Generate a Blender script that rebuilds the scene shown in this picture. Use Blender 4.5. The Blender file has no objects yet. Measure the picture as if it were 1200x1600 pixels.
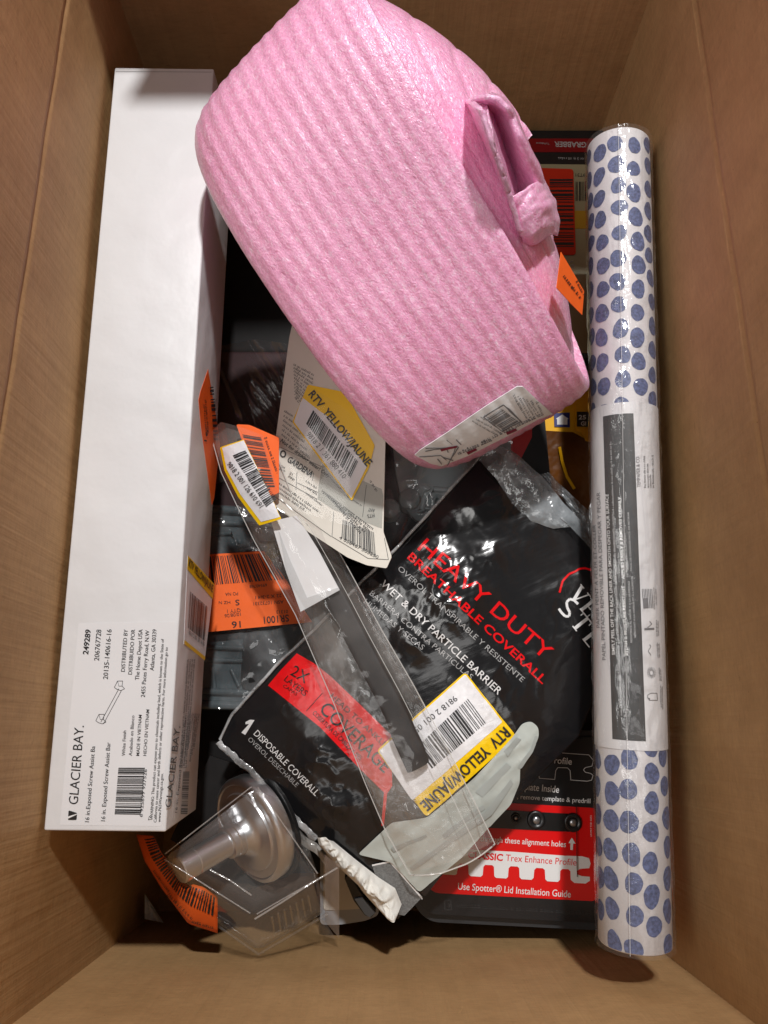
import bpy, bmesh, math, random
import numpy as np
from mathutils import Vector, Matrix
from mathutils.bvhtree import BVHTree

S = bpy.context.scene
COL = S.collection
rad = math.radians

# ------------------------------------------------------------------ camera
F_PX, TILT = 1200.0, rad(16.3)          # focal length in 1600-high pixels, tilt from straight down
CAM = Vector((0, 0, 0.70))
cd = bpy.data.cameras.new('camera')
cd.sensor_fit = 'VERTICAL'; cd.sensor_height = 36.0; cd.lens = 36.0 * F_PX / 1600.0
cd.clip_start = 0.01; cd.clip_end = 60
cam = bpy.data.objects.new('camera', cd); COL.objects.link(cam)
cam.location = CAM; cam.rotation_euler = (TILT, 0, 0)
S.camera = cam
FW = Vector((0, math.sin(TILT), -math.cos(TILT))); UP = Vector((0, math.cos(TILT), math.sin(TILT)))

# ------------------------------------------------------------------ light
W = bpy.data.worlds.new('World'); S.world = W; W.use_nodes = True
W.node_tree.nodes['Background'].inputs[0].default_value = (1.0, 0.99, 0.98, 1)
W.node_tree.nodes['Background'].inputs[1].default_value = 0.085

def lamp(name, loc, target, size, watts, col, shape='DISK', size_y=None):
    l = bpy.data.lights.new(name, 'AREA'); l.shape = shape; l.size = size
    if size_y: l.size_y = size_y
    l.energy = watts; l.color = col
    o = bpy.data.objects.new(name, l); COL.objects.link(o); o.location = loc
    o.rotation_euler = (Vector(target) - Vector(loc)).to_track_quat('-Z', 'Y').to_euler()
    return o
lamp('ceiling_downlight', (0.17, 1.18, 2.25), (0, 0.12, 0.2), 0.11, 46, (1.0, 0.985, 0.97))
lamp('ceiling_panel', (-1.05, 0.05, 2.0), (0.1, 0.15, 0.3), 1.0, 12, (1.0, 0.98, 0.95), 'RECTANGLE', 0.6)
lamp('rear_panel', (-0.05, -0.85, 2.5), (0, 0.0, 0.2), 1.0, 5.5, (1.0, 0.98, 0.96), 'RECTANGLE', 0.6)

S.view_settings.view_transform = 'Standard'; S.view_settings.look = 'None'
S.view_settings.exposure = 0.0; S.view_settings.gamma = 1.0
S.cycles.transparent_max_bounces = 24
S.cycles.max_bounces = 10
S.cycles.caustics_reflective = False; S.cycles.caustics_refractive = False

# ------------------------------------------------------------------ geometry helpers
def ray(px, py):
    return Vector(((px - 600) / F_PX, 0, 0)) + UP * ((800 - py) / F_PX) + FW
def at(px, py, z):
    r = ray(px, py); return CAM + r * ((z - CAM.z) / r.z)

class Plane:
    draped = False
    def __init__(s, *pts):
        p = [at(*q) for q in pts[:3]]
        s.o = p[0]; s.n = (p[1] - p[0]).cross(p[2] - p[0]).normalized()
        if s.n.dot(CAM - s.o) < 0: s.n = -s.n
    def P(s, px, py):
        r = ray(px, py); return CAM + r * (s.n.dot(s.o - CAM) / s.n.dot(r)), s.n
class PlaneW(Plane):
    def __init__(s, a, b, c):
        s.o = Vector(a); s.n = (Vector(b) - s.o).cross(Vector(c) - s.o).normalized()
        if s.n.dot(CAM - s.o) < 0: s.n = -s.n
class Drape:
    draped = True
    def __init__(s, verts, faces, fallback, lift=0.0):
        s.b = BVHTree.FromPolygons([tuple(v) for v in verts], faces); s.f = fallback; s.lift = lift
    def P(s, px, py):
        h, n, i, d = s.b.ray_cast(CAM, ray(px, py).normalized())
        if h is None: return s.f.P(px, py)
        if n.dot(CAM - h) < 0: n = -n
        return h + n * s.lift, n

BASE = {}
def thing(name, label, cat, loc, group=None):
    o = bpy.data.objects.new(name, None); COL.objects.link(o); o.empty_display_size = 0.03
    o.location = loc; BASE[o.name] = Vector(loc)
    o['label'] = label; o['category'] = cat
    if group: o['group'] = group
    return o
def mk(name, verts, faces, m, parent=None, smooth=False, sharp=None):
    b = BASE[parent.name] if parent else Vector((0, 0, 0))
    me = bpy.data.meshes.new(name)
    me.from_pydata([tuple(Vector(v) - b) for v in verts], [], [list(f) for f in faces])
    me.materials.append(m)
    if smooth:
        me.polygons.foreach_set('use_smooth', [True] * len(me.polygons))
        if sharp: me.set_sharp_from_angle(angle=sharp)
    me.update()
    o = bpy.data.objects.new(name, me); COL.objects.link(o)
    if parent: o.parent = parent
    BASE[o.name] = b
    return o
def bm_out(bm):
    bm.verts.index_update()
    return [v.co.copy() for v in bm.verts], [[v.index for v in f.verts] for f in bm.faces]
def hexa(name, top, bot, m, parent, bevel=0.0006, seg=2):
    """box from four top and four bottom corners"""
    bm = bmesh.new(); vs = [bm.verts.new(v) for v in list(top) + list(bot)]
    for f in ((0, 1, 2, 3), (7, 6, 5, 4), (0, 4, 5, 1), (1, 5, 6, 2), (2, 6, 7, 3), (3, 7, 4, 0)): bm.faces.new([vs[i] for i in f])
    bmesh.ops.recalc_face_normals(bm, faces=bm.faces)
    if bevel: bmesh.ops.bevel(bm, geom=list(bm.edges), offset=bevel, segments=seg, profile=0.5, affect='EDGES')
    v, f = bm_out(bm); bm.free()
    return mk(name, v, f, m, parent, smooth=True, sharp=rad(35))
def wbox(name, lo, hi, m, parent, bevel=0.0006):
    (x0, y0, z0), (x1, y1, z1) = lo, hi
    return hexa(name, [(x0, y0, z1), (x1, y0, z1), (x1, y1, z1), (x0, y1, z1)], [(x0, y0, z0), (x1, y0, z0), (x1, y1, z0), (x0, y1, z0)], m, parent, bevel)
def rpoly(pts, r, seg=5):
    """round the corners of a polygon (pixels); r one number or one per corner"""
    out = []; n = len(pts); rs = r if isinstance(r, (list, tuple)) else [r] * n
    for i in range(n):
        p = Vector(pts[i]); a = Vector(pts[i - 1]) - p; b = Vector(pts[(i + 1) % n]) - p
        k = min(rs[i], a.length * .49, b.length * .49)
        if k <= 0: out.append(tuple(p)); continue
        a = p + a.normalized() * k; b = p + b.normalized() * k
        for j in range(seg + 1):
            t = j / seg; out.append(tuple(a * (1 - t) ** 2 + p * 2 * t * (1 - t) + b * t * t))
    return out
def poly2d(pts, maxe=None):
    bm = bmesh.new(); vs = [bm.verts.new((p[0], p[1], 0)) for p in pts]
    bm.faces.new(vs); refine(bm, maxe)
    v, f = bm_out(bm); bm.free(); return [(a.x, a.y) for a in v], f
def refine(bm, maxe):
    if maxe:
        bmesh.ops.triangulate(bm, faces=bm.faces[:])
        for _ in range(7):
            e = [e for e in bm.edges if e.calc_length() > maxe]
            if not e: break
            bmesh.ops.subdivide_edges(bm, edges=e, cuts=1)
            bmesh.ops.triangulate(bm, faces=[f for f in bm.faces if len(f.verts) > 3])
def card(name, surf, pts, th, m, parent, maxe=None, lift=0.0, smooth=False):
    """flat or draped sheet of real thickness traced along its outline"""
    v2, f2 = poly2d(pts, maxe if (maxe and surf.draped) else None)
    tv, bv = [], []
    for p in v2:
        q, n = surf.P(*p); tv.append(q + n * (th + lift)); bv.append(q + n * lift)
    n = len(tv); F = []
    e = {}
    for f in f2:
        a = tv[f[0]]; nn = (tv[f[1]] - a).cross(tv[f[2]] - a)
        g = f if nn.dot(CAM - a) > 0 else f[::-1]
        F.append(g); F.append([i + n for i in g[::-1]])
        for i in range(len(g)):
            k = (g[i], g[(i + 1) % len(g)])
            if (k[1], k[0]) in e: del e[(k[1], k[0])]
            else: e[k] = 1
    for a, b in e: F.append([b, a, a + n, b + n])
    return mk(name, tv + bv, F, m, parent, smooth=smooth, sharp=rad(40))
def loft(rows, m, name, parent, closed=False, smooth=True, thick=0.0):
    n = len(rows[0]); V = [v for r in rows for v in r]; Fs = []
    for i in range(len(rows) - 1):
        for j in range(n if closed else n - 1):
            k = (j + 1) % n; Fs.append([i * n + j, i * n + k, (i + 1) * n + k, (i + 1) * n + j])
    o = mk(name, V, Fs, m, parent, smooth)
    if thick:
        md = o.modifiers.new('thickness', 'SOLIDIFY'); md.thickness = thick; md.offset = 0
    return o
def tube(name, pts, r, m, parent, n=6, r_list=None):
    rows = []; pts = [Vector(p) for p in pts]
    for i, p in enumerate(pts):
        d = (pts[min(i + 1, len(pts) - 1)] - pts[max(i - 1, 0)]).normalized()
        a = d.orthogonal().normalized(); b = d.cross(a); rr = r_list[i] if r_list else r
        rows.append([p + (a * math.cos(2 * math.pi * k / n) + b * math.sin(2 * math.pi * k / n)) * rr for k in range(n)])
    V = [v for q in rows for v in q]; Fs = [list(range(n))[::-1], [(len(rows) - 1) * n + k for k in range(n)]]
    for i in range(len(rows) - 1):
        for j in range(n):
            k = (j + 1) % n; Fs.append([i * n + j, i * n + k, (i + 1) * n + k, (i + 1) * n + j])
    return mk(name, V, Fs, m, parent, True, rad(50))
def lathe(prof, org, axis, n=48):
    axis = Vector(axis).normalized(); a = axis.orthogonal().normalized(); b = axis.cross(a); V = []; Fs = []
    for (h, r) in prof:
        V += [Vector(org) + axis * h + (a * math.cos(2 * math.pi * k / n) + b * math.sin(2 * math.pi * k / n)) * r for k in range(n)]
    for i in range(len(prof) - 1):
        for j in range(n):
            k = (j + 1) % n; Fs.append([i * n + j, i * n + k, (i + 1) * n + k, (i + 1) * n + j])
    Fs.append(list(range(n))[::-1]); Fs.append([(len(prof) - 1) * n + k for k in range(n)])
    return V, Fs

# value noise on numpy arrays
def _h(ix, iy, s):
    n = (ix * 374761393 + iy * 668265263 + s * 974634757) & 0xffffffff
    n = ((n ^ (n >> 13)) * 1274126177) & 0xffffffff
    return ((n ^ (n >> 16)) & 0xffff) / 65535.0 * 2 * np.pi
def perlin(x, y, s=0):
    x = np.asarray(x, float); y = np.asarray(y, float)
    xi = np.floor(x).astype(np.int64); yi = np.floor(y).astype(np.int64); u = x - xi; v = y - yi
    def g(dx, dy):
        a = _h(xi + dx, yi + dy, s); return np.cos(a) * (u - dx) + np.sin(a) * (v - dy)
    fu = u * u * u * (u * (u * 6 - 15) + 10); fv = v * v * v * (v * (v * 6 - 15) + 10)
    return (g(0, 0) * (1 - fu) + g(1, 0) * fu) * (1 - fv) + (g(0, 1) * (1 - fu) + g(1, 1) * fu) * fv
def ridge(x, y, s=0, p=5):
    return np.clip(1 - 2.2 * np.abs(perlin(x, y, s)), 0, 1) ** p

def resample(pl, t):
    pl = np.array(pl, float); d = np.r_[0, np.cumsum(np.hypot(*np.diff(pl, axis=0).T))]; d /= d[-1]
    return np.stack([np.interp(t, d, pl[:, k]) for k in range(pl.shape[1])], -1)
def coons(b0, b1, l0, l1, nu, nv):
    """b0,b1 run along u at v=0,1; l0,l1 run along v at u=0,1 (pixel polylines)"""
    u = np.linspace(0, 1, nu); v = np.linspace(0, 1, nv)
    B0, B1, L0, L1 = resample(b0, u), resample(b1, u), resample(l0, v), resample(l1, v)
    U, Vv = np.meshgrid(u, v); U = U[..., None]; Vv = Vv[..., None]
    return ((1 - Vv) * B0[None] + Vv * B1[None] + (1 - U) * L0[:, None] + U * L1[:, None]
            - (1 - U) * (1 - Vv) * B0[0] - U * (1 - Vv) * B0[-1] - (1 - U) * Vv * B1[0] - U * Vv * B1[-1])
def grid_faces(nu, nv, o=0, flip=False):
    fs = []
    for j in range(nv - 1):
        for i in range(nu - 1):
            a = o + j * nu + i; f = [a, a + 1, a + nu + 1, a + nu]; fs.append(f[::-1] if flip else f)
    return fs

# ------------------------------------------------------------------ ink: print on surfaces
_tc = bpy.data.curves.new('lettering', 'FONT'); _to = bpy.data.objects.new('lettering', _tc); COL.objects.link(_to)
_tc.resolution_u = 3
_cap = [None]
def text_mesh(body, bold=0.0):
    _tc.body = body; _tc.offset = bold
    dg = bpy.context.evaluated_depsgraph_get(); ev = _to.evaluated_get(dg); me = ev.to_mesh()
    v = np.array([(q.co.x, q.co.y) for q in me.vertices]) if len(me.vertices) else np.zeros((0, 2)); f = [list(p.vertices) for p in me.polygons]
    ev.to_mesh_clear(); return v, f
_v, _ = text_mesh('H'); CAPH = _v[:, 1].max()

class Ink:
    def __init__(s, surf, m, off=0.00025): s.surf, s.m, s.off = surf, m, off; s.V = []; s.F = []
    def raw(s, v, f):
        n = len(s.V); s.V += [tuple(p) for p in v]; s.F += [[i + n for i in q] for q in f]; return s
    def poly(s, pts, r=0):
        if r: pts = rpoly(pts, r)
        v, f = poly2d(pts); return s.raw(v, f)
    def text(s, body, p0, p1, cap, bold=0.0, up=None, shear=0.0, serif=False):
        v, f = text_mesh(body, bold)
        if not len(v): return s
        p0 = np.array(p0, float); p1 = np.array(p1, float); d = p1 - p0; L = np.hypot(*d); e = d / L
        u = np.array([e[1], -e[0]]) if up is None else np.array(up, float) / np.hypot(*up)
        w = v[:, 0].max() - v[:, 0].min(); xs = (v[:, 0] - v[:, 0].min() + shear * v[:, 1]) * (L / w); ys = v[:, 1] * cap / CAPH
        return s.raw(p0 + xs[:, None] * e + ys[:, None] * u, f)
    def line(s, p0, p1, w):
        p0 = np.array(p0, float); p1 = np.array(p1, float); d = p1 - p0; d /= np.hypot(*d); q = np.array([-d[1], d[0]]) * w / 2
        return s.raw([p0 - q, p1 - q, p1 + q, p0 + q], [[0, 1, 2, 3]])
    def path(s, pts, w, closed=False):
        pts = list(pts) + ([pts[0]] if closed else [])
        for a, b in zip(pts[:-1], pts[1:]): s.line(a, b, w)
        return s
    def bars(s, A, D, B, C, seed, n=34, fill=.5):
        """bars standing between edge A>D and edge B>C"""
        rg = random.Random(seed); A, D, B, C = [np.array(q, float) for q in (A, D, B, C)]
        ws = [rg.choice((1, 1, 1, 2, 2, 3)) for _ in range(2 * n)]; tot = sum(ws); x = 0
        for i, w in enumerate(ws):
            if i % 2 == 0:
                t0, t1 = x / tot, (x + w * (fill * 2 if fill < .5 else 1)) / tot
                s.raw([A + (D - A) * t0, A + (D - A) * t1, B + (C - B) * t1, B + (C - B) * t0], [[0, 1, 2, 3]])
            x += w
        return s
    def dashes(s, p0, p1, cap, seed, n=14):
        """a row of print too small to read"""
        rg = random.Random(seed); p0 = np.array(p0, float); p1 = np.array(p1, float); d = p1 - p0; L = np.hypot(*d); e = d / L; u = np.array([e[1], -e[0]]); x = 0
        while x < L:
            w = min(cap * rg.uniform(.35, .8), L - x); h = cap * rg.choice((.7, .7, 1, .75)); a = p0 + e * x
            k = rg.random()
            s.raw([a, a + e * w, a + e * w + u * h * .38, a + u * h * .38], [[0, 1, 2, 3]])
            s.raw([a + u * h * .62, a + e * w * (.5 + .5 * k) + u * h * .62, a + e * w * (.5 + .5 * k) + u * h, a + u * h], [[0, 1, 2, 3]])
            x += w + cap * (rg.uniform(.15, .25) if rg.random() < .8 else .7)
        return s
    def build(s, name, parent, maxe=7):
        V, Fc = s.V, s.F
        if s.surf.draped:
            bm = bmesh.new(); vs = [bm.verts.new((p[0], p[1], 0)) for p in V]
            for f in Fc:
                try: bm.faces.new([vs[i] for i in f])
                except ValueError: pass
            refine(bm, maxe); v, Fc = bm_out(bm); V = [(a.x, a.y) for a in v]; bm.free()
        out = []
        for p in V:
            q, n = s.surf.P(*p); out.append(q + n * s.off)
        FF = []
        for f in Fc:
            a = out[f[0]]; nn = (out[f[1]] - a).cross(out[f[2]] - a)
            FF.append(f if nn.dot(CAM - a) > 0 else f[::-1])
        return mk(name, out, FF, s.m, parent)

# ------------------------------------------------------------------ materials
def srgb(r, g, b):
    c = lambda v: (v / 255 / 12.92) if v / 255 <= .04045 else ((v / 255 + .055) / 1.055) ** 2.4
    return (c(r), c(g), c(b), 1)
class NT:
    def __init__(s, name):
        s.m = bpy.data.materials.new(name); s.m.use_nodes = True; s.t = s.m.node_tree; s.t.nodes.clear()
        s.out = s.n('ShaderNodeOutputMaterial'); s.pos = s.n('ShaderNodeNewGeometry').outputs['Position']
    def n(s, k, **kw):
        q = s.t.nodes.new(k)
        for a, v in kw.items(): setattr(q, a, v)
        return q
    def l(s, a, b): s.t.links.new(a, b)
    def noise(s, scale, detail=3, stretch=None, rot=None, rough=.55, dist=0):
        q = s.n('ShaderNodeTexNoise'); q.inputs['Scale'].default_value = scale; q.inputs['Detail'].default_value = detail
        q.inputs['Roughness'].default_value = rough; q.inputs['Distortion'].default_value = dist
        p = s.pos
        if stretch or rot:
            mp = s.n('ShaderNodeMapping'); mp.vector_type = 'TEXTURE' if False else 'POINT'
            if rot:
                mr = s.n('ShaderNodeMapping'); mr.inputs['Rotation'].default_value = rot; s.l(p, mr.inputs['Vector']); p = mr.outputs[0]
            mp.inputs['Scale'].default_value = stretch or (1, 1, 1); s.l(p, mp.inputs['Vector']); p = mp.outputs[0]
        s.l(p, q.inputs['Vector']); return q.outputs['Fac']
    def ramp(s, fac, stops):
        r = s.n('ShaderNodeValToRGB'); e = r.color_ramp.elements
        while len(e) < len(stops): e.new(.5)
        for q, (p, c) in zip(e, stops): q.position = p; q.color = c if len(c) == 4 else (*c, 1)
        s.l(fac, r.inputs[0]); return r.outputs[0]
    def bump(s, h, strength, dist, prev=None):
        b = s.n('ShaderNodeBump'); b.inputs['Strength'].default_value = strength; b.inputs['Distance'].default_value = dist
        s.l(h, b.inputs['Height'])
        if prev is not None: s.l(prev, b.inputs['Normal'])
        return b.outputs[0]
def mul(c, k): return (c[0] * k, c[1] * k, c[2] * k, 1)
def mat(name, col, rough=.5, spec=.5, metal=0.0, var=None, bumps=(), coat=0.0, sss=0.0, sheen=0.0, dirt=None):
    """var=(scale, amount[, stretch, rot]); bumps = list of (scale, strength, dist[, stretch, rot])"""
    t = NT(name); b = t.n('ShaderNodeBsdfPrincipled'); t.l(b.outputs[0], t.out.inputs[0])
    b.inputs['Base Color'].default_value = col if len(col) == 4 else (*col, 1)
    b.inputs['Roughness'].default_value = rough; b.inputs['Specular IOR Level'].default_value = spec; b.inputs['Metallic'].default_value = metal
    b.inputs['Coat Weight'].default_value = coat; b.inputs['Coat Roughness'].default_value = .12
    if sss: b.inputs['Subsurface Weight'].default_value = sss; b.inputs['Subsurface Radius'].default_value = (.006, .003, .0035); b.inputs['Subsurface Scale'].default_value = 1
    if sheen: b.inputs['Sheen Weight'].default_value = sheen
    if var:
        fac = t.noise(var[0], 4, *(var[2:] if len(var) > 2 else ()))
        c = t.ramp(fac, [(.25, mul(col, 1 - var[1])), (.75, mul(col, 1 + var[1]))])
        if dirt:
            f2 = t.ramp(t.noise(dirt[0], 5), [(dirt[1], (0, 0, 0)), (dirt[1] + .12, (1, 1, 1))])
            mx = t.n('ShaderNodeMix', data_type='RGBA'); t.l(f2, mx.inputs['Factor']); t.l(c, mx.inputs['A']); mx.inputs['B'].default_value = dirt[2]; c = mx.outputs['Result']
        t.l(c, b.inputs['Base Color'])
    nrm = None
    for q in bumps: nrm = t.bump(t.noise(q[0], 3, *(q[3:] if len(q) > 3 else ())), q[1], q[2], nrm)
    if nrm is not None: t.l(nrm, b.inputs['Normal'])
    return t.m
def film(name, haze=.1, hcol=(.8, .8, .8, 1), tint=(1, 1, 1, 1), rough=.08, bumps=((90, .5, .004),), gl=1.0, hvar=None, ior=1.5, cap=.16):
    t = NT(name)
    tr = t.n('ShaderNodeBsdfTransparent'); tr.inputs[0].default_value = tint
    df = t.n('ShaderNodeBsdfDiffuse'); df.inputs[0].default_value = hcol
    gs = t.n('ShaderNodeBsdfGlossy'); gs.inputs['Roughness'].default_value = rough; gs.inputs[0].default_value = (1, 1, 1, 1)
    m1 = t.n('ShaderNodeMixShader'); m1.inputs[0].default_value = haze; t.l(tr.outputs[0], m1.inputs[1]); t.l(df.outputs[0], m1.inputs[2])
    if hvar:
        f = t.ramp(t.noise(hvar[0], 4), [(.4, (haze * .4,) * 3), (.68, (min(1, haze * hvar[1]),) * 3)]); t.l(f, m1.inputs[0])
    nrm = None
    for q in bumps: nrm = t.bump(t.noise(q[0], 3, *(q[3:] if len(q) > 3 else ())), q[1], q[2], nrm)
    fr = t.n('ShaderNodeFresnel'); fr.inputs['IOR'].default_value = ior
    if nrm is not None: t.l(nrm, gs.inputs['Normal']); t.l(nrm, fr.inputs['Normal']); t.l(nrm, df.inputs['Normal'])
    mu = t.n('ShaderNodeMath', operation='MULTIPLY'); mu.inputs[1].default_value = gl; t.l(fr.outputs[0], mu.inputs[0])
    mn = t.n('ShaderNodeMath', operation='MINIMUM'); mn.inputs[1].default_value = cap; t.l(mu.outputs[0], mn.inputs[0])
    m2 = t.n('ShaderNodeMixShader'); t.l(mn.outputs[0], m2.inputs[0]); t.l(m1.outputs[0], m2.inputs[1]); t.l(gs.outputs[0], m2.inputs[2])
    t.l(m2.outputs[0], t.out.inputs[0]); return t.m

KRAFT = srgb(181, 145, 102)
def kraft(name, flute):
    """kraft board: fibres along one axis, faint flute lines across them"""
    t = NT(name); b = t.n('ShaderNodeBsdfPrincipled'); t.l(b.outputs[0], t.out.inputs[0])
    b.inputs['Roughness'].default_value = .62; b.inputs['Specular IOR Level'].default_value = .25
    st = {'x': (.30, 1, 1), 'y': (1, .30, 1)}[flute]
    fib = t.noise(420, 6, st, None, .7); fleck = t.noise(260, 4, {'x': (.35, 1, 1), 'y': (1, .35, 1)}[flute], None, .6, .6)
    blot = t.noise(9, 4); mid = t.noise(45, 4)
    c = t.ramp(fib, [(.25, mul(KRAFT, .88)), (.5, mul(KRAFT, 1.0)), (.75, mul(KRAFT, 1.10))])
    for q in (t.ramp(blot, [(.3, (.90, .88, .85)), (.7, (1.06, 1.06, 1.05))]), t.ramp(mid, [(.3, (.93, .92, .9)), (.7, (1.05, 1.05, 1.05))]),
              t.ramp(fleck, [(.24, (.78, .75, .7)), (.33, (1, 1, 1)), (.68, (1, 1, 1)), (.76, (1.14, 1.13, 1.12))]), t.ramp(t.noise(700, 2), [(.22, (.5, .45, .4)), (.27, (1, 1, 1))])):
        mx = t.n('ShaderNodeMix', data_type='RGBA', blend_type='MULTIPLY'); mx.inputs['Factor'].default_value = 1; t.l(c, mx.inputs['A']); t.l(q, mx.inputs['B']); c = mx.outputs['Result']
    fl = t.noise(230, 2, (1, 1, .03)); sc = t.noise(150, 3, (1, 1, .10), (.5, .4, .2), .6, .8)
    for q in (t.ramp(fl, [(.3, (.975, .97, .97)), (.7, (1.02, 1.02, 1.02))]), t.ramp(sc, [(.70, (1, 1, 1)), (.78, (1.16, 1.14, 1.12))])):
        mx = t.n('ShaderNodeMix', data_type='RGBA', blend_type='MULTIPLY'); mx.inputs['Factor'].default_value = 1; t.l(c, mx.inputs['A']); t.l(q, mx.inputs['B']); c = mx.outputs['Result']
    t.l(c, b.inputs['Base Color']); n = t.bump(fl, .28, .002); n = t.bump(fib, .22, .0008, n); n = t.bump(t.noise(28, 4), .22, .004, n)
    t.l(n, b.inputs['Normal']); return t.m
M_KX = kraft('kraft_board_end', 'x'); M_KY = kraft('kraft_board_side', 'y')
M_WHITE = mat('white_coated_board', (.735, .74, .755), .42, .4, var=(11, .06), bumps=((7, .55, .012), (45, .22, .003), (600, .06, .0005)), dirt=(34, .70, (.56, .56, .57, 1)))
M_CARDW = mat('cream_card', (.72, .69, .62), .5, .4, var=(30, .05), bumps=((40, .12, .002),))
M_PAPER = mat('white_paper', (.78, .78, .79), .55, .3, var=(40, .04), bumps=((60, .25, .003),))
M_INK = mat('black_ink', (.018, .018, .02), .4)
M_GREYINK = mat('grey_ink', (.16, .16, .17), .5)
M_ORANGE = mat('orange_label', srgb(250, 108, 40), .45, .35, var=(50, .06), bumps=((70, .2, .002),))
M_DKRED = mat('red_label', srgb(190, 44, 22), .45, .35)
M_YEL = mat('yellow_label', srgb(250, 205, 10), .4, .4)
M_LBLW = mat('white_label', (.82, .82, .85), .4, .4, var=(60, .03), bumps=((50, .2, .002),))
M_BLKP = mat('black_plastic', (.012, .012, .013), .32, .5, var=(80, .15), bumps=((300, .05, .0005),))
M_BLKM = mat('black_matte', (.012, .011, .011), .55, .3, var=(80, .2))
M_GREYP = mat('grey_plastic', srgb(120, 130, 132), .35, .5, var=(40, .05))
M_RED = mat('red_print', srgb(226, 16, 22), .35, .5)
M_WINK = mat('white_ink', (.80, .80, .80), .4)

# ------------------------------------------------------------------ ground and cardboard box
XW, Y0, Y1, ZR = 0.186, -0.138, 0.497, 0.50
g = mk('floor', [(-1.5, -1.5, -.006), (1.5, -1.5, -.006), (1.5, 1.8, -.006), (-1.5, 1.8, -.006)], [[0, 1, 2, 3]], mat('concrete', (.25, .24, .23), .7, var=(8, .15)))
g['kind'] = 'structure'

box = thing('cardboard_box', 'large open brown cardboard box holding all the returned goods', 'box', (0, .18, 0))
def panel(name, o, ux, uz, nrm, L, H, m, seed, score=0.356, th=0.004):
    """wall board: inner face slightly wavy with a pressed score line"""
    nu, nv = 90, 70; o, ux, uz, nrm = map(Vector, (o, ux, uz, nrm)); V = []
    zs = sorted(list(np.linspace(0, H, nv - 6)) + [score + d for d in (-.004, -.0018, -.0006, .0006, .0018, .004)])
    for q in zs:
        for i in range(nu):
            s = L * i / (nu - 1)
            d = .0016 * perlin(s * 7 + seed * 9.1, q * 6 + .3, seed) + .0006 * perlin(s * 26, q * 22, seed + 3)
            d *= min(1, s / .02, (L - s) / .02)
            d -= .0011 * math.exp(-((q - score) / .0018) ** 2)
            V.append(o + ux * s + uz * q + nrm * float(d))
    n = len(V); F = grid_faces(nu, nv)
    V += [o, o + ux * L, o + ux * L + uz * H, o + uz * H]
    V = V[:n] + [v - nrm * th for v in V[n:]]
    F.append([n + 3, n + 2, n + 1, n])
    b = list(range(nu)); F.append(b[::-1] + [n, n + 1])
    tp = [(nv - 1) * nu + i for i in range(nu)]; F.append(tp + [n + 2, n + 3])
    lf = [j * nu for j in range(nv)]; F.append(lf + [n + 3, n]); rt = [j * nu + nu - 1 for j in range(nv)]; F.append(rt[::-1] + [n + 1, n + 2])
    ob = mk(name, V, F, m, box, smooth=True, sharp=rad(40)); return ob
panel('side_panel', (-XW, Y1, 0), (0, -1, 0), (0, 0, 1), (1, 0, 0), Y1 - Y0, ZR, M_KY, 1, .353)
panel('side_panel', (XW, Y0, 0), (0, 1, 0), (0, 0, 1), (-1, 0, 0), Y1 - Y0, ZR, M_KY, 2, .345)
panel('end_panel', (-XW, Y0, 0), (1, 0, 0), (0, 0, 1), (0, 1, 0), 2 * XW, ZR, M_KX, 3, .36)
panel('end_panel', (XW, Y1, 0), (-1, 0, 0), (0, 0, 1), (0, -1, 0), 2 * XW, ZR - .03, M_KX, 4, .36)
wbox('bottom_panel', (-XW - .004, Y0 - .004, -.0052), (XW + .004, Y1 + .004, -.0001), M_KX, box, .0002)
def flap(hinge0, hinge1, out, m, w=.17, inset=.012):
    a, b, o = Vector(hinge0), Vector(hinge1), Vector(out).normalized() * w; e = (b - a).normalized() * inset
    n = o.cross(b - a).normalized() * .004
    top = [a + e, b - e, b - e + o, a + e + o]
    hexa('flap', top, [p - n for p in top], m, box, .0004)
flap((-XW - .004, Y1, ZR), (-XW - .004, Y0, ZR), (-.5, 0, -1), M_KY)
flap((XW + .004, Y0, ZR), (XW + .004, Y1, ZR), (.5, 0, -1), M_KY)
flap((-XW, Y0 - .004, ZR), (XW, Y0 - .004, ZR), (0, -.5, -1), M_KX)
hexa('flap', [(-.128, Y1 + .004, .530), (.172, Y1 + .004, .530), (.172, Y1 + .001, .530), (-.128, Y1 + .001, .530)],
     [(-.128, Y1 + .004, ZR - .03), (.172, Y1 + .004, ZR - .03), (.172, Y1 + .001, ZR - .03), (-.128, Y1 + .001, ZR - .03)], M_KX, box, .0004)

# ------------------------------------------------------------------ long white carton
ct = [at(68, 1298, .254), at(259, 1300, .254), at(334, 107, .291), at(179, 105, .291)]
cn = (ct[1] - ct[0]).cross(ct[3] - ct[0]).normalized()
carton = thing('white_carton', 'long white carton with black print leaning along the left wall of the box', 'carton', ct[0] - cn * .068 + Vector((.03, .2, .01)))
bt = [p - cn * .068 for p in ct]
hexa('carton_body', ct, bt, M_WHITE, carton, .0011, 3)
CT = PlaneW(*ct[:3]); CS = PlaneW(ct[1], ct[2], bt[1])
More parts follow.
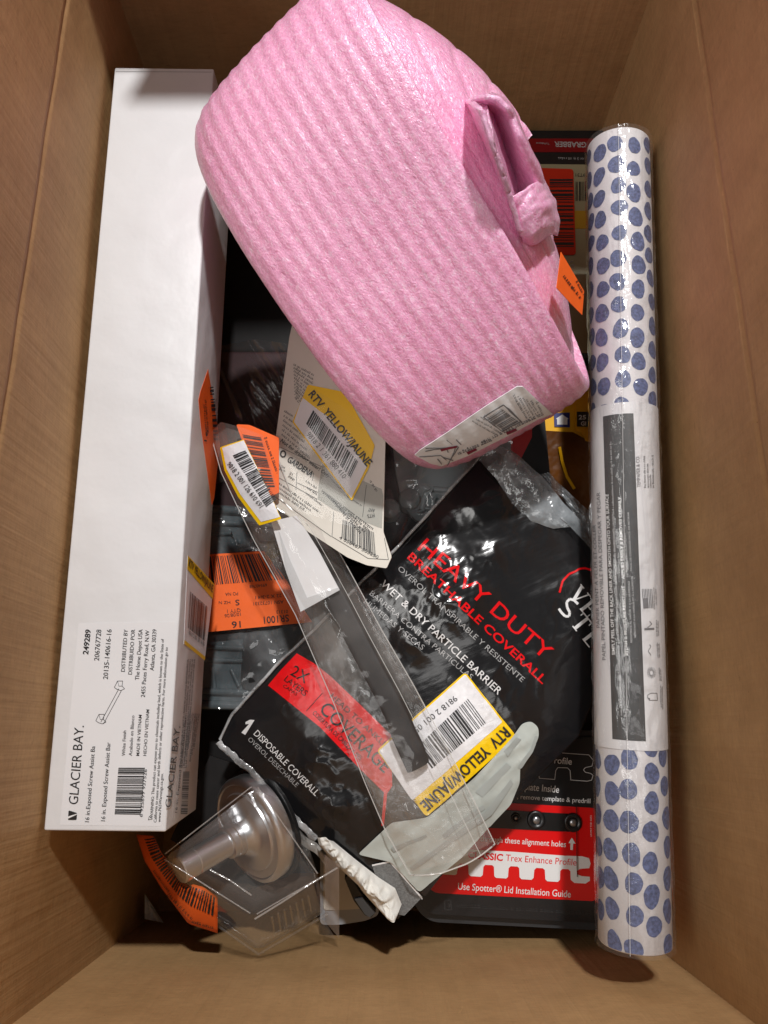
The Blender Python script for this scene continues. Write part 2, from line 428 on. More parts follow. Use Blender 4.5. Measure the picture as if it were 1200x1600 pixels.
# end tuck flap: thin lid seam near the far end
i = Ink(CT, M_GREYINK, .0002)
i.line((181, 112), (331, 113), .5); i.build('lid_seam', carton)
card('paper_label', CT, rpoly([(123, 974), (274, 971), (252, 1291), (94, 1289)], 3), .00012, mat('label_stock', (.735, .735, .75), .38, .45, var=(30, .02)), carton)
CTL = CT
k = Ink(CTL, M_INK, .00035)
k.text('GLACIER BAY.', (122, 1257), (131.5, 1134), 14.5)
k.poly([(106.5, 1281), (120, 1281), (120.8, 1270), (107.5, 1266)], 2)
tx = [('16 in.Exposed Screw Assist Ba', (139.5, 1284.5), (149, 1166), 6.5, 0), ('16 in. Exposed Screw Assist Bar', (164.5, 1283), (173, 1160), 6.5, 0),
      ('249289', (138, 1023), (142.3, 984), 8.2, .02), ('206767728', (155, 1032.5), (158.7, 984), 7.6, 0), ('20135-140616-16', (168.8, 1061.5), (174.8, 983.5), 7.4, 0),
      ('DISTRIBUTED BY', (195.3, 1049.6), (200, 983.5), 6, 0), ('DISTRIBUIDO POR', (206.5, 1054), (211.4, 983.5), 6, 0), ('The Home Depot USA', (217.5, 1062.7), (223.2, 983.5), 6.3, 0),
      ('2455 Paces Ferry Road, N.W', (226.7, 1089.5), (233.8, 985), 6.3, 0), ('Atlanta, GA 30339', (240.6, 1048), (245, 983.5), 6.3, 0),
      ('White Finish', (195.7, 1181), (197.5, 1141.5), 5, 0), ('Acabado en Blanco', (206.5, 1181), (210.4, 1118), 5, 0), ('MADE IN VIETNAM', (218, 1181), (222, 1117), 5, 0), ('HECHO EN VIETNAM', (229, 1181), (233.8, 1108.7), 5, 0),
      ('WARNING: This product can expose you to chemicals including lead, which is known to the State of', (239, 1278), (256.5, 998.4), 4.4, 0),
      ('California to cause cancer and birth defects or other reproductive harm. For more information go to', (244.7, 1285), (262.6, 1011.5), 4.4, 0),
      ('www.P65Warnings.ca.gov.', (251, 1284.5), (255.5, 1208), 4.4, 0), ('6 925699 937526', (223, 1276.6), (230, 1202), 4.8, 0)]
for b_, p0, p1, c_, bo in tx: k.text(b_, p0, p1, c_, bo + .004)
# drawing of the assist bar
for a, b_ in (((158, 1128), (186, 1076)), ((162, 1131), (190, 1079))): k.line(a, b_, .7)
for cx, cy in ((158, 1122), (187, 1070)):
    k.path([(cx - 8, cy + 4), (cx - 3, cy - 6), (cx + 5, cy - 6), (cx + 4, cy + 2), (cx + 8, cy + 6), (cx + 2, cy + 9), (cx - 4, cy + 7)], .7, True); k.line((cx - 3, cy - 6), (cx - 1, cy + 2), .6); k.line((cx - 1, cy + 2), (cx + 4, cy + 2), .6)
k.path([(232, 1281), (238.5, 1279.5), (233.6, 1275)], .7, True)
k.build('printed_text', carton)
Ink(CTL, M_WINK, .0005).poly([(106.5, 1279), (120.5, 1272.5), (120.6, 1271.2), (107, 1275.5)]).build('logo_stripe', carton)
Ink(CTL, M_INK, .00035).bars((179.4, 1272), (185.5, 1198.7), (220.5, 1272.7), (226.7, 1198.7), 5, 30).build('barcode', carton)
# stickers on the carton's inner side
st = card('orange_sticker', CS, [(325, 577), (313, 612), (310, 625), (314, 668), (331, 789), (334.5, 778), (341, 715), (344, 700), (338, 655)], .00015, M_ORANGE, carton)
Ink(CS, M_INK, .0004).bars((327, 605), (333.5, 690), (332.5, 604), (341.2, 690), 8, 13).text('16', (322, 690), (325, 672), 4).dashes((317, 632), (321, 680), 2.5, 3).dashes((319, 625), (324, 676), 2.5, 4).build('barcode', st)
st = card('return_sticker', CS, [(293, 868), (334, 913), (319.5, 1032), (287, 1006)], .00015, M_LBLW, carton)
Ink(CS, M_YEL, .0003).poly([(293, 868), (334.5, 913), (331.5, 936), (291.5, 889)]).poly([(287.6, 1000), (320, 1026), (319.3, 1032), (287, 1006)]).build('yellow_band', st)
Ink(CS, M_INK, .0005).text('RTV YELLOW/JAUNE', (293.5, 884), (331, 926), 11, .02, up=(.15, -1)).bars((296, 924), (324, 949), (292.5, 981), (319, 1002), 4, 18).text('9818 2 001 38 16 86', (293.5, 991), (318, 1010), 6, 0, up=(.1, -1)).build('barcode', st)
k = Ink(CS, mat('faded_ink', (.10, .10, .10), .5), .0003)
k.text('GLACIER BAY.', (266, 1262), (281, 1135), 9).text('16 in. Exposed Screw Assist Bar', (276, 1270), (291, 1120), 3.5)
for j in range(4): k.dashes((281 + j * 3.2, 1200), (294 + j * 3.4, 1030), 2.2, 60 + j)
for j in range(6): k.dashes((288 + j * 3, 1190 - 10 * (j % 3)), (296 + j * 3, 1115), 2.2, 20 + j)
k.bars((282, 1272), (285.5, 1204), (292, 1272), (295.5, 1204), 5, 24).build('side_print', carton)

# ------------------------------------------------------------------ dotted wallpaper roll
RA, RB = Vector((.1435, -.1185, .2085)), Vector((.1602, .398, .268)); RR = .0204; RA, RB = RA + (RB - RA) * .0105, RB - (RB - RA) * .0215; RL = (RB - RA).length
rx = (RB - RA).normalized(); ru = (CAM - (RA + RB) / 2); ru = (ru - rx * ru.dot(rx)).normalized(); rr_ = rx.cross(ru)  # rr_ points to +X side
if rr_.x < 0: rr_ = -rr_
def cyl(s, th, r): return RA + rx * s + (ru * math.cos(th) + rr_ * math.sin(th)) * r
wroll = thing('wallpaper_roll', 'white wallpaper roll with blue dots in clear wrap along the right wall', 'wallpaper roll', RA - Vector((0, 0, RR)))
M_WP = mat('wallpaper_white', (.64, .62, .63), .5, .4, var=(900, .05), bumps=((500, .12, .0006),))
M_DOT = mat('dot_blue', srgb(84, 94, 130), .5, .4, var=(560, .6), bumps=((500, .12, .0006),))
N = 64
rows = [[RA + rx * 0 + (ru * math.cos(2 * math.pi * j / N) + rr_ * math.sin(2 * math.pi * j / N)) * r for j in range(N)] for r in (.008,)]
rows += [[cyl(s, 2 * math.pi * j / N, r) for j in range(N)] for s, r in ((0, RR - .0006), (.0008, RR), (RL * .25, RR), (RL * .5, RR), (RL * .75, RR), (RL - .0008, RR), (RL, RR - .0006), (RL, .008))]
loft(rows, M_WP, 'paper_roll', wroll, closed=True)
# dots
rg = random.Random(3); V = []; Fc = []
NC = 11
for c in range(NC):
    s = rg.uniform(.0, .012) + (c % 2) * .008
    while s < RL - .002:
        th = 2 * math.pi * (c + .10 * math.sin(s * 60 + c * 2.1)) / NC - .05
        ra, rb = rg.uniform(.0045, .0053), rg.uniform(.0053, .0066); ph = [rg.uniform(0, 6.28) for _ in range(3)]; n = 26; o = len(V); til = rg.uniform(-.25, .25)
        V.append(cyl(min(RL - .0008, max(.0008, s)), th, RR + .0002))
        for q in range(n):
            a = 2 * math.pi * q / n; k_ = 1 + .045 * math.sin(2 * a + ph[0]) + .04 * math.sin(3 * a + ph[1]) + .02 * math.sin(7 * a + ph[2])
            x, y = rb * math.cos(a) * k_, ra * math.sin(a) * k_; x, y = x * math.cos(til) - y * math.sin(til), x * math.sin(til) + y * math.cos(til)
            V.append(cyl(min(RL - .0008, max(.0008, s + x)), th + y / RR, RR + .0002))
        for q in range(n): Fc.append([o, o + 1 + (q + 1) % n, o + 1 + q])
        s += rg.uniform(.0150, .0178)
mk('dot_print', V, Fc, M_DOT, wroll, smooth=True)
# label sleeve
def s_of(py):    # distance along the roll of the point on its top seen at picture row py
    pl = PlaneW(RA + ru * RR, RB + ru * RR, RA + ru * RR + rr_); p, _ = pl.P(985, py); return (p - RA).dot(rx)
sa, sb = s_of(1172), s_of(628)
def marble(name):
    t = NT(name); b = t.n('ShaderNodeBsdfPrincipled'); t.l(b.outputs[0], t.out.inputs[0]); b.inputs['Roughness'].default_value = .45
    f = t.noise(70, 5, (1, .12, 1), None, .6, 1.2); c = t.ramp(f, [(.35, (.54, .53, .55)), (.5, (.68, .67, .68)), (.7, (.72, .71, .71))]); t.l(c, b.inputs['Base Color']); return t.m
nn = 72
loft([[cyl(s, 2 * math.pi * j / nn, RR + .0005) for j in range(nn)] for s in np.linspace(sa, sb, 12)], marble('marbled_label_paper'), 'paper_label', wroll, closed=True)
# dark panel: slightly twisted band on the label
M_PAN = mat('charcoal_print', (.045, .045, .046), .45, .4, var=(120, .25))
def band(name, s0, s1, t0, t1, tw, m, r, ns=24, nt=12):
    rows = [[cyl(s0 + (s1 - s0) * a / ns, t0 + (t1 - t0) * b / nt + tw * (a / ns), r) for b in range(nt + 1)] for a in range(ns + 1)]
    return loft(rows, m, name, wroll)
band('dark_panel', s_of(1157), s_of(646), -.50, .40, -.13, M_PAN, RR + .0007)
class Cyl:
    draped = True
    def __init__(s, r): s.r = r
    def P(s, px, py):
        d = ray(px, py).normalized(); o = CAM - RA; d1 = d - rx * d.dot(rx); o1 = o - rx * o.dot(rx)
        a = d1.dot(d1); b = 2 * d1.dot(o1); c = o1.dot(o1) - s.r ** 2; q = b * b - 4 * a * c
        t = (-b - math.sqrt(max(q, 0))) / (2 * a); p = CAM + d * t; n = (p - RA); n = (n - rx * n.dot(rx)).normalized(); return p, n
C1 = Cyl(RR + .0009)
k = Ink(C1, M_WINK, 0)
k.text('SIMPLY PEEL OFF THE BACK LINER AND SMOOTH ONTO YOUR SURFACE', (961, 1023), (950.5, 772), 4.6, .01)
k.text('STEAM & MOISTURE RESISTANT  ·  APPLIES EASILY & REMOVES CLEANLY', (981, 1024), (970, 776), 4.6, .01)
k.build('panel_text', wroll, 12)
k = Ink(C1, mat('grey_print', (.5, .5, .5), .5), 0)
k.dashes((972, 1118), (955, 690), 2.6, 1).dashes((966, 1000), (958, 800), 2.2, 2).text('RESISTENTE AL VAPOR Y A LA HUMEDAD', (988, 1004), (984, 908), 3).text('SE POSE FACILEMENT', (982, 902), (978, 832), 3)
k.text('RESISTANT A LA VAPEUR ET A L HUMIDITE', (994, 996), (989, 900), 2.8).text('FACIL DE COLOCAR FACIL DE RETIRAR', (987.5, 892), (983, 800), 2.8)
k.build('panel_small_text', wroll, 12)
k = Ink(C1, M_GREYINK, 0)
k.text('PAPIER PEINT À PELER ET COLLER', (937, 981), (930.5, 820), 5.0, .0, up=(-1, -.05)).text('PAPEL PINTADO REMOVIBLE PARA DESPEGAR Y PEGAR', (946.5, 1031), (937.5, 769), 5.4, .0)
k.build('product_text', wroll, 12); k = Ink(C1, M_GREYINK, 0)
k.text('TEMPAPER & CO.', (1001, 761), (999, 712), 5.5)
for j, (x, a, b_) in enumerate(((1008, 762, 712), (1013, 762, 724), (1017, 762, 740), (1021, 762, 711))): k.dashes((x + 1, a), (x, b_), 2.6, 30 + j)
k.build('maker_text', wroll, 12); k = Ink(C1, M_GREYINK, 0)
for j in range(7): k.line((1003.5 + j * 2.5, 920 - 0 * j), (1006 + j * 2.4, 950), 1.0)
k.poly([(1004.5, 935), (1011.5, 934.5), (1013, 950), (1005.5, 950.5)])
k.line((1007, 983), (1022.5, 982.2), 3).line((1011.5, 981), (1018.5, 975), .9).line((1018.5, 975), (1015, 970.5), .9)
k.path([(1015 + 2 * math.sin(t_ * .9), 1007 + t_ * 1.9) for t_ in range(10)], .9)
for q in range(16):
    a = q * math.pi / 8; k.line((1018 + 4.2 * math.cos(a), 1051 + 5.4 * math.sin(a)), (1018 + 7 * math.cos(a), 1051 + 9 * math.sin(a)), .8)
k.path([(1018 + 3.2 * math.cos(q * .5), 1051 + 4.4 * math.sin(q * .5)) for q in range(13)], .9, True)
k.path([(1017, 1083), (1026.5, 1083), (1027.5, 1094), (1015, 1094), (1012, 1090), (1012, 1086)], .8, True).poly([(1012, 1090), (1016, 1091), (1015, 1095)])
for j, (x, a, b_) in enumerate(((1023.5, 952, 918), (1026.5, 945, 920), (1027.5, 994, 968), (1030, 993, 970), (1029, 1028, 1004), (1031.5, 1027, 1005), (1032, 1063, 1043), (1034, 1064, 1045), (1034, 1105, 1070), (1036.5, 1108, 1072))): k.dashes((x, a), (x - 1, b_), 2, 40 + j)
k.build('care_icons', wroll, 12)
# shrink wrap
M_WRAP = film('shrink_wrap_film', .025, (.9, .9, .9, 1), rough=.12, bumps=((80, .45, .005, (1, .30, 1)), (300, .22, .0012)), gl=1.1, ior=1.45, cap=.3)
rows = []
ns, nt = 200, 96
for a in range(ns + 1):
    s = -.0012 + (RL + .0024) * a / ns; row = []
    for b in range(nt):
        th = 2 * math.pi * b / nt; d = .0007 + .0006 * float(ridge(s * 55, th * 2.2, 4, 4)) + .0003 * float(perlin(s * 90, th * 3, 5)) + .0022 * max(0, math.sin(th - .9)) ** 8 * (1 + .5 * math.sin(s * 40))
        row.append(cyl(s, th, RR + .0007 + d))
    rows.append(row)
loft(rows, M_WRAP, 'shrink_wrap', wroll, closed=True)
tube('wrap_seam', [cyl(s, -.42 + .35 * s / RL * .4 + .3, RR + .0022) for s in np.linspace(0, RL, 40)], .00022, film('seam_film', .35, (.85, .85, .85, 1), rough=.1, bumps=()), wroll, 4)

# ------------------------------------------------------------------ pink foam roll
PC = Vector((.0091, .2829, .3005)); pa = Vector((.77581, .35773, .51975)); pc = Vector((.58792, -.70890, -.38963)); pw = Vector((-.22907, -.60785, .76029))
HR = .0612
HA, HC, HW, EN = .0655, .1300, .0612, 2.3
foam = thing('foam_roll', 'roll of ribbed pink packing foam lying on top of the pile', 'foam roll', PC - Vector((0, 0, .105)))
def foam_mat():
    t = NT('pink_foam'); b = t.n('ShaderNodeBsdfPrincipled'); t.l(b.outputs[0], t.out.inputs[0])
    P = srgb(250, 176, 213); E = tuple(Matrix((pa, pc, -pw)).to_euler('XYZ'))
    f = t.noise(620, 4, (1, .5, 1), E, .6, .6); big = t.noise(40, 3); fine = t.noise(1000, 2)
    c = t.ramp(f, [(.30, mul(P, .86)), (.50, P), (.72, srgb(255, 212, 233))])
    for q in (t.ramp(big, [(.3, (.95, .90, .93)), (.7, (1.04, 1.06, 1.05))]), t.ramp(fine, [(.36, (.92, .88, .90)), (.6, (1.02, 1.04, 1.03))])):
        mx = t.n('ShaderNodeMix', data_type='RGBA', blend_type='MULTIPLY'); mx.inputs['Factor'].default_value = 1; t.l(c, mx.inputs['A']); t.l(q, mx.inputs['B']); c = mx.outputs['Result']
    t.l(c, b.inputs['Base Color'])
    b.inputs['Roughness'].default_value = .34; b.inputs['Specular IOR Level'].default_value = .6
    b.inputs['Coat Weight'].default_value = .7; b.inputs['Coat Roughness'].default_value = .22
    b.inputs['Subsurface Weight'].default_value = .35; b.inputs['Subsurface Radius'].default_value = (.008, .004, .005); b.inputs['Subsurface Scale'].default_value = 1
    n = t.bump(t.noise(260, 3, (1, .6, 1), E, .6, .6), .25, .0022); n = t.bump(t.noise(680, 3, (1, .5, 1), E, .65, 1.0), .38, .0020, n)
    t.l(n, b.inputs['Normal']); t.l(n, b.inputs['Coat Normal']); return t.m
M_FOAM = foam_mat()
def foam_pt(al, ph, extra=0.0):
    ca, sa_ = math.cos(ph), math.sin(ph); n = EN
    k = (abs(ca) ** n + abs(sa_) ** n) ** (-1 / n)
    pr = (1 - abs(al) ** (5 if al < 0 else 11)) ** (1 / 2.4) if abs(al) < 1 else 0
    pr = .82 + .18 * pr if al < 0 else .955 + .045 * pr
    rib = .00027 * math.cos(al * 14.5 * math.pi + .35 * math.sin(ph * 5)) * (1 - abs(al) ** 12)
    sag = 1 + .035 * math.sin(2 * ph + 1.1 + al) + .02 * math.sin(3 * ph + al * 1.5)
    u = k * pr * sag
    p = PC + pa * (al * (HA if al < 0 else HR * (1 - .20 * max(0, ca) ** 2 + .10 * max(0, -ca)))) + pc * (ca * HC * u) + pw * (sa_ * HW * u)
    nrm = (pc * (ca / HC) + pw * (sa_ / HW)).normalized()
    return p + nrm * (rib + extra)
NA, NP = 150, 300
als = np.sin(np.linspace(-1, 1, NA) * math.pi / 2 * .92); als = als / als[-1]
phs = np.linspace(0, 2 * math.pi, NP, endpoint=False)
ns1 = perlin(*np.meshgrid(phs * 18 / 6.2832 * 2, als * 9), 3); ns2 = perlin(*np.meshgrid(phs * 60, als * 30), 4)
V = []; 
for i_, al in enumerate(als):
    for j, ph in enumerate(phs):
        V.append(foam_pt(float(al), float(ph), .00025 * float(ns1[i_, j]) + .0003 * float(ns2[i_, j])))
Fc = []
for i_ in range(NA - 1):
    for j in range(NP):
        q = (j + 1) % NP; Fc.append([i_ * NP + j, (i_ + 1) * NP + j, (i_ + 1) * NP + q, i_ * NP + q])
foam_body_V, foam_body_F = V, Fc
mk('foam_wrap', V, Fc, M_FOAM, foam, smooth=True)
for sgn in (-1, 1):                       # wound layers on both ends
    V = []; Fc = []; NR = 60; n2 = 120
    for r in range(NR + 1):
        f = 1 - r / NR
        for j in range(n2):
            ph = 2 * math.pi * j / n2; sp = (f * 5 + j / n2) % 1.0
            if sgn > 0:
                g_ = min(1, (1 - f) / .05); dome = 1 - (f / .95) ** 2 if f < .95 else 0
                d = -.0055 * g_ + (.030 + .010 * max(0, -math.cos(ph))) * dome - .0012 * (abs(sp - .5) * 2) ** 6 * (f < .93)
            else: d = -.003 * (abs(sp - .5) * 2) ** 3 - .006 * (1 - f)
            p0 = foam_pt(float(sgn), ph); c0 = PC + pa * (sgn * (HA if sgn < 0 else HR))
            V.append(c0 + (p0 - c0) * max(f, .02) + pa * (sgn * d * (1 if r else 0)))
    for r in range(NR):
        for j in range(n2):
            q = (j + 1) % n2; f_ = [r * n2 + j, r * n2 + q, (r + 1) * n2 + q, (r + 1) * n2 + j]; Fc.append(f_ if sgn < 0 else f_[::-1])
    mk('wound_end', V, Fc, M_FOAM, foam, smooth=True)
FO = Drape(foam_body_V, foam_body_F, Plane((650, 700, .25), (850, 640, .25), (800, 560, .26)))

#PART2
# loose peeled layer of the foam on its right end
def bez_rows(curves, nu, nv):
    cs = [resample([(at(*q) if q[2] > .1 else FO.P(q[0], q[1])[0] + FO.P(q[0], q[1])[1] * q[2]) for q in c], np.linspace(0, 1, nu)) for c in curves]; n = len(cs); out = []
    for v in np.linspace(0, n - 1, nv):
        i = min(int(v), n - 2); t = v - i; p0, p1, p2, p3 = cs[max(i - 1, 0)], cs[i], cs[i + 1], cs[min(i + 2, n - 1)]
        out.append(.5 * (2 * p1 + (p2 - p0) * t + (2 * p0 - 5 * p1 + 4 * p2 - p3) * t * t + (3 * p1 - p0 - 3 * p2 + p3) * t ** 3))
    return out
def crumple(rows, amp, sc, seed):
    A = np.array(rows); nv, nu, _ = A.shape
    u, v = np.meshgrid(np.linspace(0, 1, nu) * sc, np.linspace(0, 1, nv) * sc)
    A[..., 2] += amp * perlin(u, v, seed); A[..., 0] += amp * .6 * perlin(u + 7, v, seed + 1); A[..., 1] += amp * .6 * perlin(u, v + 5, seed + 2)
    return [[Vector(p) for p in r] for r in A]
R1 = bez_rows([[(682, 160, -.002), (716, 220, -.002), (752, 285, -.002), (786, 350, -.002), (812, 395, -.002)],
               [(704, 158, .001), (736, 212, .0), (768, 277, .0), (796, 340, .0), (820, 388, .0)],
               [(738, 160, .398), (757, 205, .391), (779, 262, .379), (796, 308, .367), (815, 368, .353)],
               [(758, 178, .405), (768, 219, .400), (783, 264, .390), (796, 305, .376), (811, 358, .358)]], 60, 34)
loft(crumple(R1, .0012, 6, 5), M_FOAM, 'loose_layer', foam, thick=.0026)
R2 = bez_rows([[(738, 154, .396), (745, 158, .396), (757, 165, .394), (759, 178, .404), (768, 219, .400), (783, 264, .390), (796, 305, .376), (811, 358, .358)],
               [(750, 152, .400), (764, 162, .394), (771, 178, .380), (778, 200, .372), (790, 235, .366), (803, 275, .358), (813, 315, .351), (822, 362, .346)],
               [(762, 151, .404), (778, 156, .404), (792, 168, .402), (800, 184, .396), (812, 212, .392), (828, 246, .382), (842, 277, .370), (850, 320, .352)],
               [(766, 148, .390), (786, 156, .386), (800, 172, .380), (808, 190, .372), (818, 216, .366), (834, 250, .358), (846, 282, .350), (856, 322, .340)]], 60, 40)
loft(crumple(R2, .0011, 6, 9), M_FOAM, 'inner_fold', foam, thick=.0026)
R3 = bez_rows([[(800, 308, .372), (806, 345, .363), (814, 368, .357), (824, 378, .350)],
               [(816, 298, .374), (828, 335, .368), (832, 365, .360), (834, 380, .350)],
               [(836, 286, .370), (852, 320, .364), (853, 352, .356), (848, 372, .348)],
               [(846, 281, .358), (862, 315, .354), (869, 345, .346), (864, 364, .342)],
               [(848, 284, .345), (866, 318, .342), (872, 348, .336), (868, 368, .334)]], 40, 34)
loft(crumple(R3, .0012, 6, 19), M_FOAM, 'end_fold', foam, thick=.0024)
# paper label on the foam
pl = card('paper_label', FO, [(648, 709), (655, 702), (700, 673), (760, 632), (808, 602), (816, 602), (838, 624), (862, 645), (840, 653), (790, 680), (735, 708), (690, 726), (672, 722)], .0006, M_PAPER, foam, 10, .0006, True)
LS = Drape(foam_body_V, foam_body_F, FO.f, .0013)
k = Ink(LS, M_GREYINK, .0003)
up = (-.5, -.86)
k.path([(754, 650), (786, 630), (812, 656), (783, 671)], 1.6, True); k.bars((758, 653), (785, 669), (784, 636), (809, 656), 3, 14)
for j in range(6): k.dashes((800 + j * 7, 620 + j * 2 - 4), (822 + j * 5, 652 - j * 1), 3, 50 + j)
for j in range(4): k.dashes((737 + j * 6, 656 - j * 3), (775 + j * 3, 678 - j * 4), 2.4, 70 + j)
k.dashes((752, 690), (846, 646), 5, 90); k.dashes((715, 708), (770, 685), 5, 91)
for a, b_ in (((655, 711), (688, 709)), ((665, 702), (715, 694)), ((665, 698), (700, 697)), ((712, 694), (704, 715)), ((716, 695), (698, 724)), ((688, 709), (697, 716)), ((690, 711), (708, 716)), ((697, 685), (706, 692)), ((712, 684), (720, 692)), ((683, 714), (690, 722)), ((697, 698), (700, 704))): k.line(a, b_, 1.3)
k.build('printed_text', pl)
Ink(LS, mat('maroon_print', (.22, .02, .05), .5), .0004).poly([(688, 699), (713, 693), (714, 696), (690, 702)]).poly([(790, 672), (804, 666), (806, 670), (792, 676)]).poly([(728, 703), (742, 697), (744, 700), (731, 707)]).build('printed_mark', pl)
# orange price sticker at the foam's right end
OS = Plane((881, 396, .346), (874, 455, .345), (913, 490, .322))
os_ = card('orange_sticker', OS, [(876, 394), (869, 450), (892, 475), (909, 492), (912, 455), (892, 421)], .0003, M_ORANGE, foam)
Ink(OS, M_INK, .0006).dashes((878, 432), (892, 452), 5, 1, 4).text('16', (888, 410), (893, 420), 6).dashes((890, 448), (905, 468), 4, 2).dashes((898, 440), (910, 462), 4, 5).build('printed_text', os_)

# ------------------------------------------------------------------ coverall bag
BP = Plane((345, 1155, .165), (765, 700, .203), (620, 1435, .160))
b0 = [(345, 1155), (362, 1118), (430, 1042), (500, 975), (560, 915), (625, 852), (690, 780), (765, 698)]        # W > N
b1 = [(622, 1436), (700, 1345), (770, 1285), (850, 1205), (905, 1150), (945, 1050), (952, 960), (935, 868)]      # S > E
l0 = [(345, 1155), (352, 1168), (385, 1192), (430, 1240), (490, 1302), (540, 1345), (575, 1392), (600, 1425), (622, 1436)]   # W > S
l1 = [(765, 698), (800, 722), (868, 772), (905, 815), (935, 868)]                                                # N > E
NU, NV = 230, 200
G = coons(b0, b1, l0, l1, NU, NV)
U_, V_ = np.meshgrid(np.linspace(-1, 1, NU), np.linspace(-1, 1, NV))
pil = (1 - np.abs(U_) ** 3) * (1 - np.abs(V_) ** 3)
X_, Y_ = G[..., 0] / 60, G[..., 1] / 60
spot = sum(np.exp(-((G[..., 0] - x) ** 2 + (G[..., 1] - y) ** 2) / s_ ** 2) for x, y, s_ in ((685, 915, 50), (640, 1010, 45), (755, 790, 40), (700, 970, 40), (500, 1190, 40), (525, 1250, 40), (760, 860, 30)))
msk = np.clip(.35 + 1.5 * perlin(X_ * .5, Y_ * .5, 2), .06, 1.1)
a_, b_ = X_ * .75 + Y_ * .65, -X_ * .65 + Y_ * .75
fold = lambda x, y, sd: 1 - 2 * np.abs(perlin(x, y, sd))
wr = fold(a_ * .40 + .3 * perlin(X_, Y_, 8), b_ * .9, 11) * .0022 + fold(a_ * .9 + .25 * perlin(X_ * 1.3, Y_ * 1.3, 10), b_ * .6, 12) * .0010
wr = wr + spot * (fold(X_ * .8 + .5 * perlin(X_ * 1.5, Y_ * 1.5, 30), Y_ * 1.1, 31) * .0018 + fold(X_ * 2.0, Y_ * 1.7, 32) * .0006)
msk = np.clip(msk + spot * .7, 0, 1.2)
wr = wr + .00042 * fold(X_ * 3.0 + .3 * perlin(X_ * 4, Y_ * 4, 40), Y_ * 2.6, 41)
HB = .010 * pil + msk * wr * np.minimum(1, pil * 3 + .15) + .0035 * perlin(X_ * .38, Y_ * .38, 6) * pil + .0001 * perlin(X_ * 2.4, Y_ * 2.4, 7)
bag = thing('coverall_bag', 'black plastic bag of disposable coverall with red and white lettering in the middle', 'packaged clothing', BP.P(640, 1080)[0] - BP.n * .03)
def bag_mat(name, col):
    return mat(name, col,  .19, .55, var=(200, .12), bumps=((45, .06, .004), (260, .16, .0012, (.12, 1, 1), (0, 0, -.42))), coat=.15)
M_BAG = bag_mat('black_polybag', (.010, .010, .011))
top = []; bot = []
for j in range(NV):
    for i in range(NU):
        p, n = BP.P(*G[j, i]); e = float(HB[j, i]); top.append(p + n * e); bot.append(p - n * (.0125 * float(pil[j, i]) + .0002))
Fc = grid_faces(NU, NV); n0 = top[Fc[0][0]]
if ((top[Fc[0][1]] - n0).cross(top[Fc[0][2]] - n0)).dot(BP.n) < 0: Fc = [f[::-1] for f in Fc]
bag_V, bag_F = top, Fc
nt_ = len(top); rim = [i for i in range(NU)] + [j * NU + NU - 1 for j in range(1, NV)] + [(NV - 1) * NU + i for i in range(NU - 2, -1, -1)] + [j * NU for j in range(NV - 2, 0, -1)]
F2 = Fc + [[i + nt_ for i in f[::-1]] for f in Fc] + [[rim[q], rim[(q + 1) % len(rim)], rim[(q + 1) % len(rim)] + nt_, rim[q] + nt_] for q in range(len(rim))]
bagbody = mk('bag_body', top + bot, F2, M_BAG, bag, smooth=True)
BS = Drape(bag_V, bag_F, BP)
def on_bag(px, py, lift): q, n = BS.P(px, py); return q + n * lift
M_BRED = bag_mat('bag_red_print', srgb(222, 14, 22)); M_BWH = bag_mat('bag_white_print', (.72, .72, .72)); M_BGR = bag_mat('bag_grey_print', (.36, .36, .36)); M_BBK = bag_mat('bag_black_print', (.012, .01, .01))
k = Ink(BS, M_BRED, .0003)
k.poly([(464, 1021), (490, 1036), (516, 1056), (560, 1098), (611, 1148), (613, 1228), (605, 1240), (600, 1290), (596, 1290), (600, 1238), (560, 1199), (500, 1136), (419, 1071), (440, 1046)])
k.build('red_band', bag, 9)
k = Ink(BS, M_BRED, .0004)
k.text('HEAVY DUTY', (652, 858), (851, 1032), 23, .006).text('BREATHABLE COVERALL', (636, 872), (847, 1069), 12.5, .018)
k.build('red_lettering', bag, 5); k = Ink(BS, M_BRED, .0004)
k.path([(874, 926), (879, 908), (889, 897), (899, 893), (905, 889), (914, 888), (924, 891)], 3.2)
k.build('logo_arc', bag, 5)
k = Ink(BS, M_BWH, .0004)
k.text('WET & DRY PARTICLE BARRIER', (594, 914), (778, 1086), 11, .006).build('white_lettering', bag, 5)
k = Ink(BS, M_BWH, .0004); k.text('DISPOSABLE COVERALL', (396, 1147), (493, 1244), 10, .004).poly([(398, 1125), (391, 1124.5), (384, 1128), (384, 1131.5), (389.5, 1131), (377.5, 1144.5), (383.5, 1148)])
k.build('contents_lettering', bag, 5)
k = Ink(BS, M_BWH, .0004)      # serifed logo letters, running under the wallpaper roll
def L(o, e, strokes):
    o = np.array(o, float); e = np.array(e, float); e /= np.hypot(*e); u = np.array([e[1], -e[0]])
    for (x0, y0, x1, y1, w) in strokes: k.line(o + e * x0 + u * y0, o + e * x1 + u * y1, w)
e1 = (.62, .78)
L((889, 932), e1, [(0, 26, 9, 2, 5), (17, 26, 9, 2, 2), (-4, 26, 5, 26, 1.6), (13, 26, 21, 26, 1.6)])
L((906, 951), e1, [(3, 0, 3, 24, 5), (0, 0, 17, 0, 1.8), (0, 24, 17, 24, 1.8), (3, 12, 12, 12, 1.8), (17, 0, 17, 6, 1.6), (17, 24, 17, 18, 1.6)])
L((892, 975), e1, [(9, 0, 9, 26, 5), (4, 0, 14, 0, 1.8), (-1, 26, 19, 26, 2), (-1, 26, -1, 20, 1.6), (19, 26, 19, 20, 1.6)])
